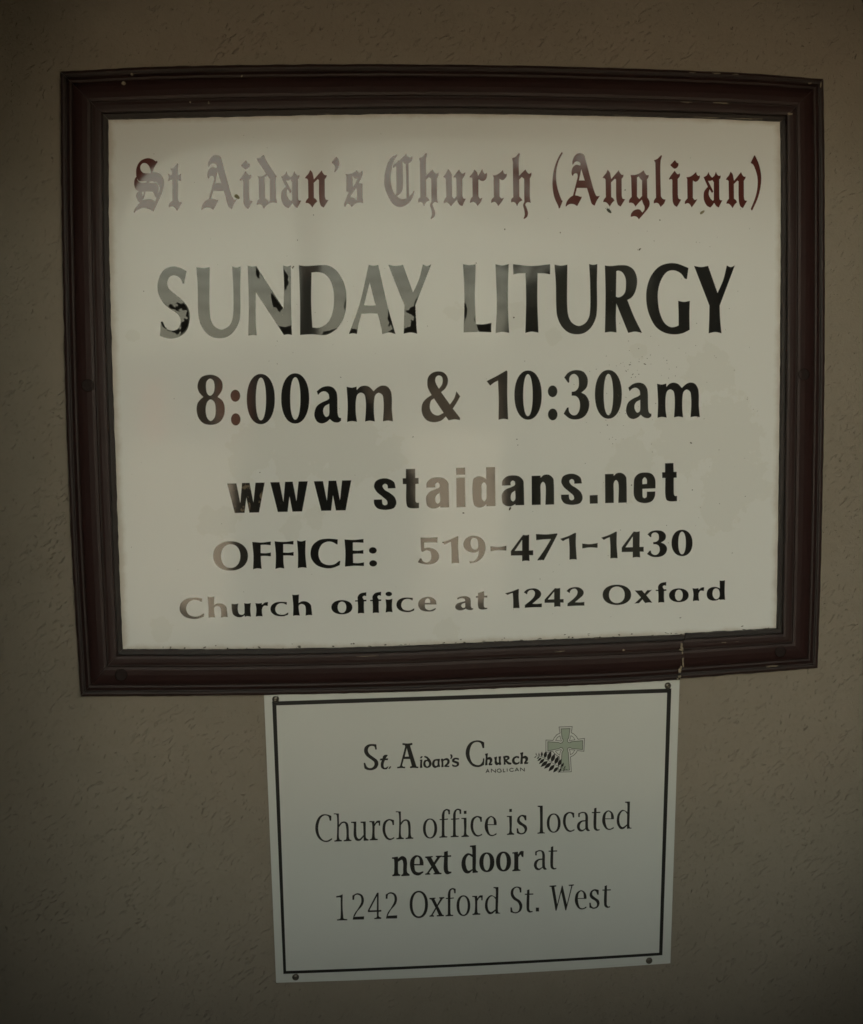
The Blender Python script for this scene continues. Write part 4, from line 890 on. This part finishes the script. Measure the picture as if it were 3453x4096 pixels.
# ---------------------------------------------------------------- what the glossy board mirrors: the street behind the camera
M_BRICK = plain("red_brick", (0.12, 0.050, 0.034), 0.85, 0.3, 0.25, 0.8); M_ROOF = plain("grey_shingle", (0.035, 0.031, 0.027), 0.9, 0.2, 0.2, 0.8)
M_LEAF = plain("dark_leaf", (0.019, 0.021, 0.014), 0.6, 0.3, 0.4, 6); M_BARK = plain("bark", (0.045, 0.035, 0.026), 0.9, 0.2, 0.3, 10)
M_PALE = plain("brown_siding", (0.085, 0.068, 0.050), 0.8, 0.3, 0.1, 1)
def leaves(cents, n, size, rng):
    vs, fs = [], []
    for _ in range(n):
        c = rng(cents); s = size*random.uniform(.6, 1.4)
        a = Vector((random.gauss(0,1), random.gauss(0,1), random.gauss(0,1))).normalized(); b = a.orthogonal().normalized()
        k = len(vs); vs += [c-a*s, c+b*s*.45, c+a*s, c-b*s*.45]; fs.append((k, k+1, k+2, k+3))
    return vs, fs
def lathe(cx, cy, prof, n=28, seed=0, amp=0.06, sy=0.8):
    vs, fs = [], []
    for j, (z, r, ox) in enumerate(prof):
        for i in range(n):
            a = 2*math.pi*i/n; q = 1+amp*noise.noise(Vector((math.cos(a)*2+seed, math.sin(a)*2, z*3)))
            vs.append(Vector((cx+ox+r*q*math.cos(a), cy+r*sy*q*math.sin(a), z)))
    for j in range(len(prof)-1):
        for i in range(n): k = (i+1) % n; fs.append((j*n+i, j*n+k, (j+1)*n+k, (j+1)*n+i))
    return vs, fs
# added shrub for a person's mirrored silhouette and a leaning pole near the kerb
SD = 4.95
prof = []
for (yy, xa, xb) in [(1560,500,800),(1400,470,800),(1270,466,826),(1150,468,845),(1050,474,858),(985,482,846),(920,500,815),(850,515,775),(790,530,735),(755,550,700),(742,590,660)]:
    a = behind(xa, yy, SD); b = behind(xb, yy, SD); prof.append((max(a.z, 0.01), (b.x-a.x)/2, (a.x+b.x)/2))
shrub = empty("silhouette_shrub", (prof[5][2], -SD, 0), "dark rounded shrub added as stand-in for the person mirrored in the notice board", "shrub")
v, f = lathe(0, -SD, prof, seed=2); put("foliage_mass", v, f, M_LEAF, shrub, smooth=True)
def on_shrub(_):
    z, r, ox = random.choice(prof); z += random.uniform(-.06, .06); a = random.uniform(0, 2*math.pi)
    return Vector((ox+r*1.02*math.cos(a), -SD+.82*r*math.sin(a), max(z, .02)))
v, f = leaves(None, 1600, 0.022, on_shrub); put("leaf_cover", v, f, M_LEAF, shrub)["kind"] = "stuff"
pole = empty("leaning_pole", (behind(625, 760, 5.7).x, -5.7, 0), "dark wooden pole rising behind the added shrub", "pole")
vs, fs = [], []
for (yy, xx, w) in [(900,622,50),(600,631,50),(380,645,50),(240,652,56),(100,660,56),(-200,676,60)]:
    a = behind(xx-w/2, yy, 5.7); b = behind(xx+w/2, yy, 5.7); r = (b.x-a.x)/2
    for i in range(14): vs.append(Vector(((a.x+b.x)/2+r*math.cos(2*math.pi*i/14), -5.7+r*math.sin(2*math.pi*i/14), a.z)))
for j in range(5):
    for i in range(14): k = (i+1) % 14; fs.append((j*14+i, j*14+k, (j+1)*14+k, (j+1)*14+i))
c0 = [Vector((v_.x, v_.y, 0.0)) for v_ in vs[:14]]; b = len(vs); vs += c0
fs += [(b+i, b+(i+1) % 14, (i+1) % 14, i) for i in range(14)]
put("pole_shaft", vs, fs, M_BARK, pole)
# tall clipped hedge
hv, hf = [], []
HD = 5.8
top = [(1066,900),(1072,620),(1130,560),(1250,540),(1400,520),(1560,545),(1700,560)]
a0 = behind(1066, 1000, HD); a1 = behind(1700, 1000, HD)
nx, nz = 40, 16; pts = []
for side in (0, 1):
    for j in range(nz+1):
        for i in range(nx+1):
            u = i/nx; px_ = 1066+(1700-1066)*u; yt = lerp_poly([(1066,700),(1080,600),(1140,552),(1250,540),(1400,520),(1560,545),(1700,560)], u, 0)[1]
            zt = behind(px_, yt, HD).z; z = zt*(j/nz)
            x = behind(px_, 800, HD).x
            d = 0.07*noise.noise(Vector((x*2.5, z*2.5, side)))
            pts.append(Vector((x, -HD - side*0.7 - d, max(z, 0.005))))
W = nx+1; B = W*(nz+1)
for s in (0, 1):
    for j in range(nz):
        for i in range(nx): a = s*B+j*W+i; hf.append((a, a+1, a+W+1, a+W))
for i in range(nx): a = nz*W+i; hf.append((a, a+1, B+a+1, B+a))
for j in range(nz): a = j*W; hf.append((a, a+W, B+a+W, B+a)); a += nx; hf.append((a, a+W, B+a+W, B+a))
hedge = empty("clipped_hedge", ((a0.x+a1.x)/2, -HD-.35, 0), "tall dark clipped hedge facing the notice board beside the added shrub", "hedge")
put("foliage_mass", pts, hf, M_LEAF, hedge)
def on_hedge(_):
    p = random.choice(pts).copy(); p += Vector((random.gauss(0,.05), random.gauss(0,.03), random.gauss(0,.05))); p.z = max(p.z, .02); return p
v, f = leaves(None, 2500, 0.03, on_hedge); put("leaf_cover", v, f, M_LEAF, hedge)["kind"] = "stuff"
# bare-branched tree over the hedge
tree = empty("street_tree", (behind(1330, 700, 7.5).x, -7.5, 0), "thin branched street tree behind the tall clipped hedge", "tree")
def tube(p0, p1, r0, r1, n=8):
    d = (p1-p0).normalized(); a = d.orthogonal().normalized(); b = d.cross(a); vs = []
    for p, r in ((p0, r0), (p1, r1)):
        for i in range(n): t = 2*math.pi*i/n; vs.append(p+a*r*math.cos(t)+b*r*math.sin(t))
    return vs, [(i, (i+1) % n, n+(i+1) % n, n+i) for i in range(n)]
root = Vector((behind(1330, 700, 7.5).x, -7.5, 0)); fork = Vector((root.x, -7.5, behind(1330, 560, 7.5).z))
v, f = tube(root, fork, .16, .12); put("trunk", v, f, M_BARK, tree)
tips = []
for (x, y) in [(900,420),(960,330),(1030,470),(1100,360),(1190,400),(1250,330),(1290,420),(1340,380),(1430,430),(1500,400),(1540,480),(1010,560),(1180,480)]:
    t_ = behind(x, y, 7.5); t_.y += random.uniform(-.7, .7); tips.append(t_)
    mid = fork.lerp(t_, .5) + Vector((0, random.uniform(-.3, .3), random.uniform(.1, .35)))
    v1, f1 = tube(fork, mid, .06, .04); v2, f2 = tube(mid, t_, .04, .012)
    o = [(v1, f1), (v2, f2)]
    for _ in range(4):
        e = mid.lerp(t_, random.uniform(.2, .95)); e2 = e + Vector((random.gauss(0,.4), random.gauss(0,.3), random.gauss(-.1,.35))); o.append(tube(e, e2, .016, .005, 5)); tips.append(e2)
    join_put("limb", o, M_BARK, tree)
def on_tree(_):
    p = random.choice(tips); return p + Vector((random.gauss(0,.16), random.gauss(0,.2), random.gauss(0,.16)))
v, f = leaves(None, 1500, 0.035, on_tree); put("crown", v, f, M_LEAF, tree)["kind"] = "stuff"
# low brick house across the road, with a red garage door
def house(name, xa, xb, d, hgt, wallm, label, red=False):
    a = behind(xa, 800, d).x; b = behind(xb, 800, d).x
    h = empty(name, ((a+b)/2, -d-3, 0), label, "house")
    v, f = box((a, -d-6, 0.004), (b, -d, hgt)); put("wall", v, f, wallm, h)
    zr = hgt+0.65
    v = [(a-.4,-d-6.4,hgt+.003),(b+.4,-d-6.4,hgt+.003),(b+.4,-d+.4,hgt+.003),(a-.4,-d+.4,hgt+.003),(a+1.2,-d-3,zr),(b-1.2,-d-3,zr)]
    put("roof", v, [(0,3,2,1),(3,2,5,4),(1,0,4,5),(0,3,4),(2,1,5)], M_ROOF, h)
    w = (b-a)
    for k in (0.2, 0.7):
        v, f = box((a+w*k, -d+.004, .9), (a+w*k+w*.12, -d+.04, 2.1)); put("window", v, f, M_INK, h)
    v, f = box((a+w*.42, -d+.004, .01), (a+w*.56, -d+.05, 2.1)); put("door", v, f, M_RED if red else M_PALE, h)
M_RED = plain("red_paint", (0.40, 0.06, 0.035), 0.5, 0.4, 0.1, 2)
house("brick_house", 455, 700, 42, 2.25, M_BRICK, "low red brick garage across the road on the left of the shrub's mirror image", True)
house("siding_house", 720, 1060, 45, 2.15, M_PALE, "low brown sided house across the road behind the pole")
house("corner_house", 180, 440, 47, 2.2, M_PALE, "low brown corner house across the road with grey shingle roof", True)

# service wires strung along the street
for yy, sag in (((300, 566), (560, 560), (760, 536), (1000, 500)), 0), (((250, 601), (560, 594), (780, 572), (1000, 540)), 0), (((250, 633), (560, 634), (760, 600), (1000, 575)), 0):
    pts = [behind(x, y, 14.0) for x, y in yy]; d = pts[0]-pts[1]; pts = [pts[0]+d*2.5] + pts + [pts[-1]+(pts[-1]-pts[-2])*2.0]
    w = tag(join_put("service_wire", [tube(a, b_, .012, .012, 6) for a, b_ in zip(pts, pts[1:])], M_BARK, None), None, "wire", "service wires over the street")
    w["label"] = {566: "uppermost of the three service wires over the street", 601: "middle one of the three service wires over the street", 633: "lowest of the three service wires over the street"}[yy[0][1]]
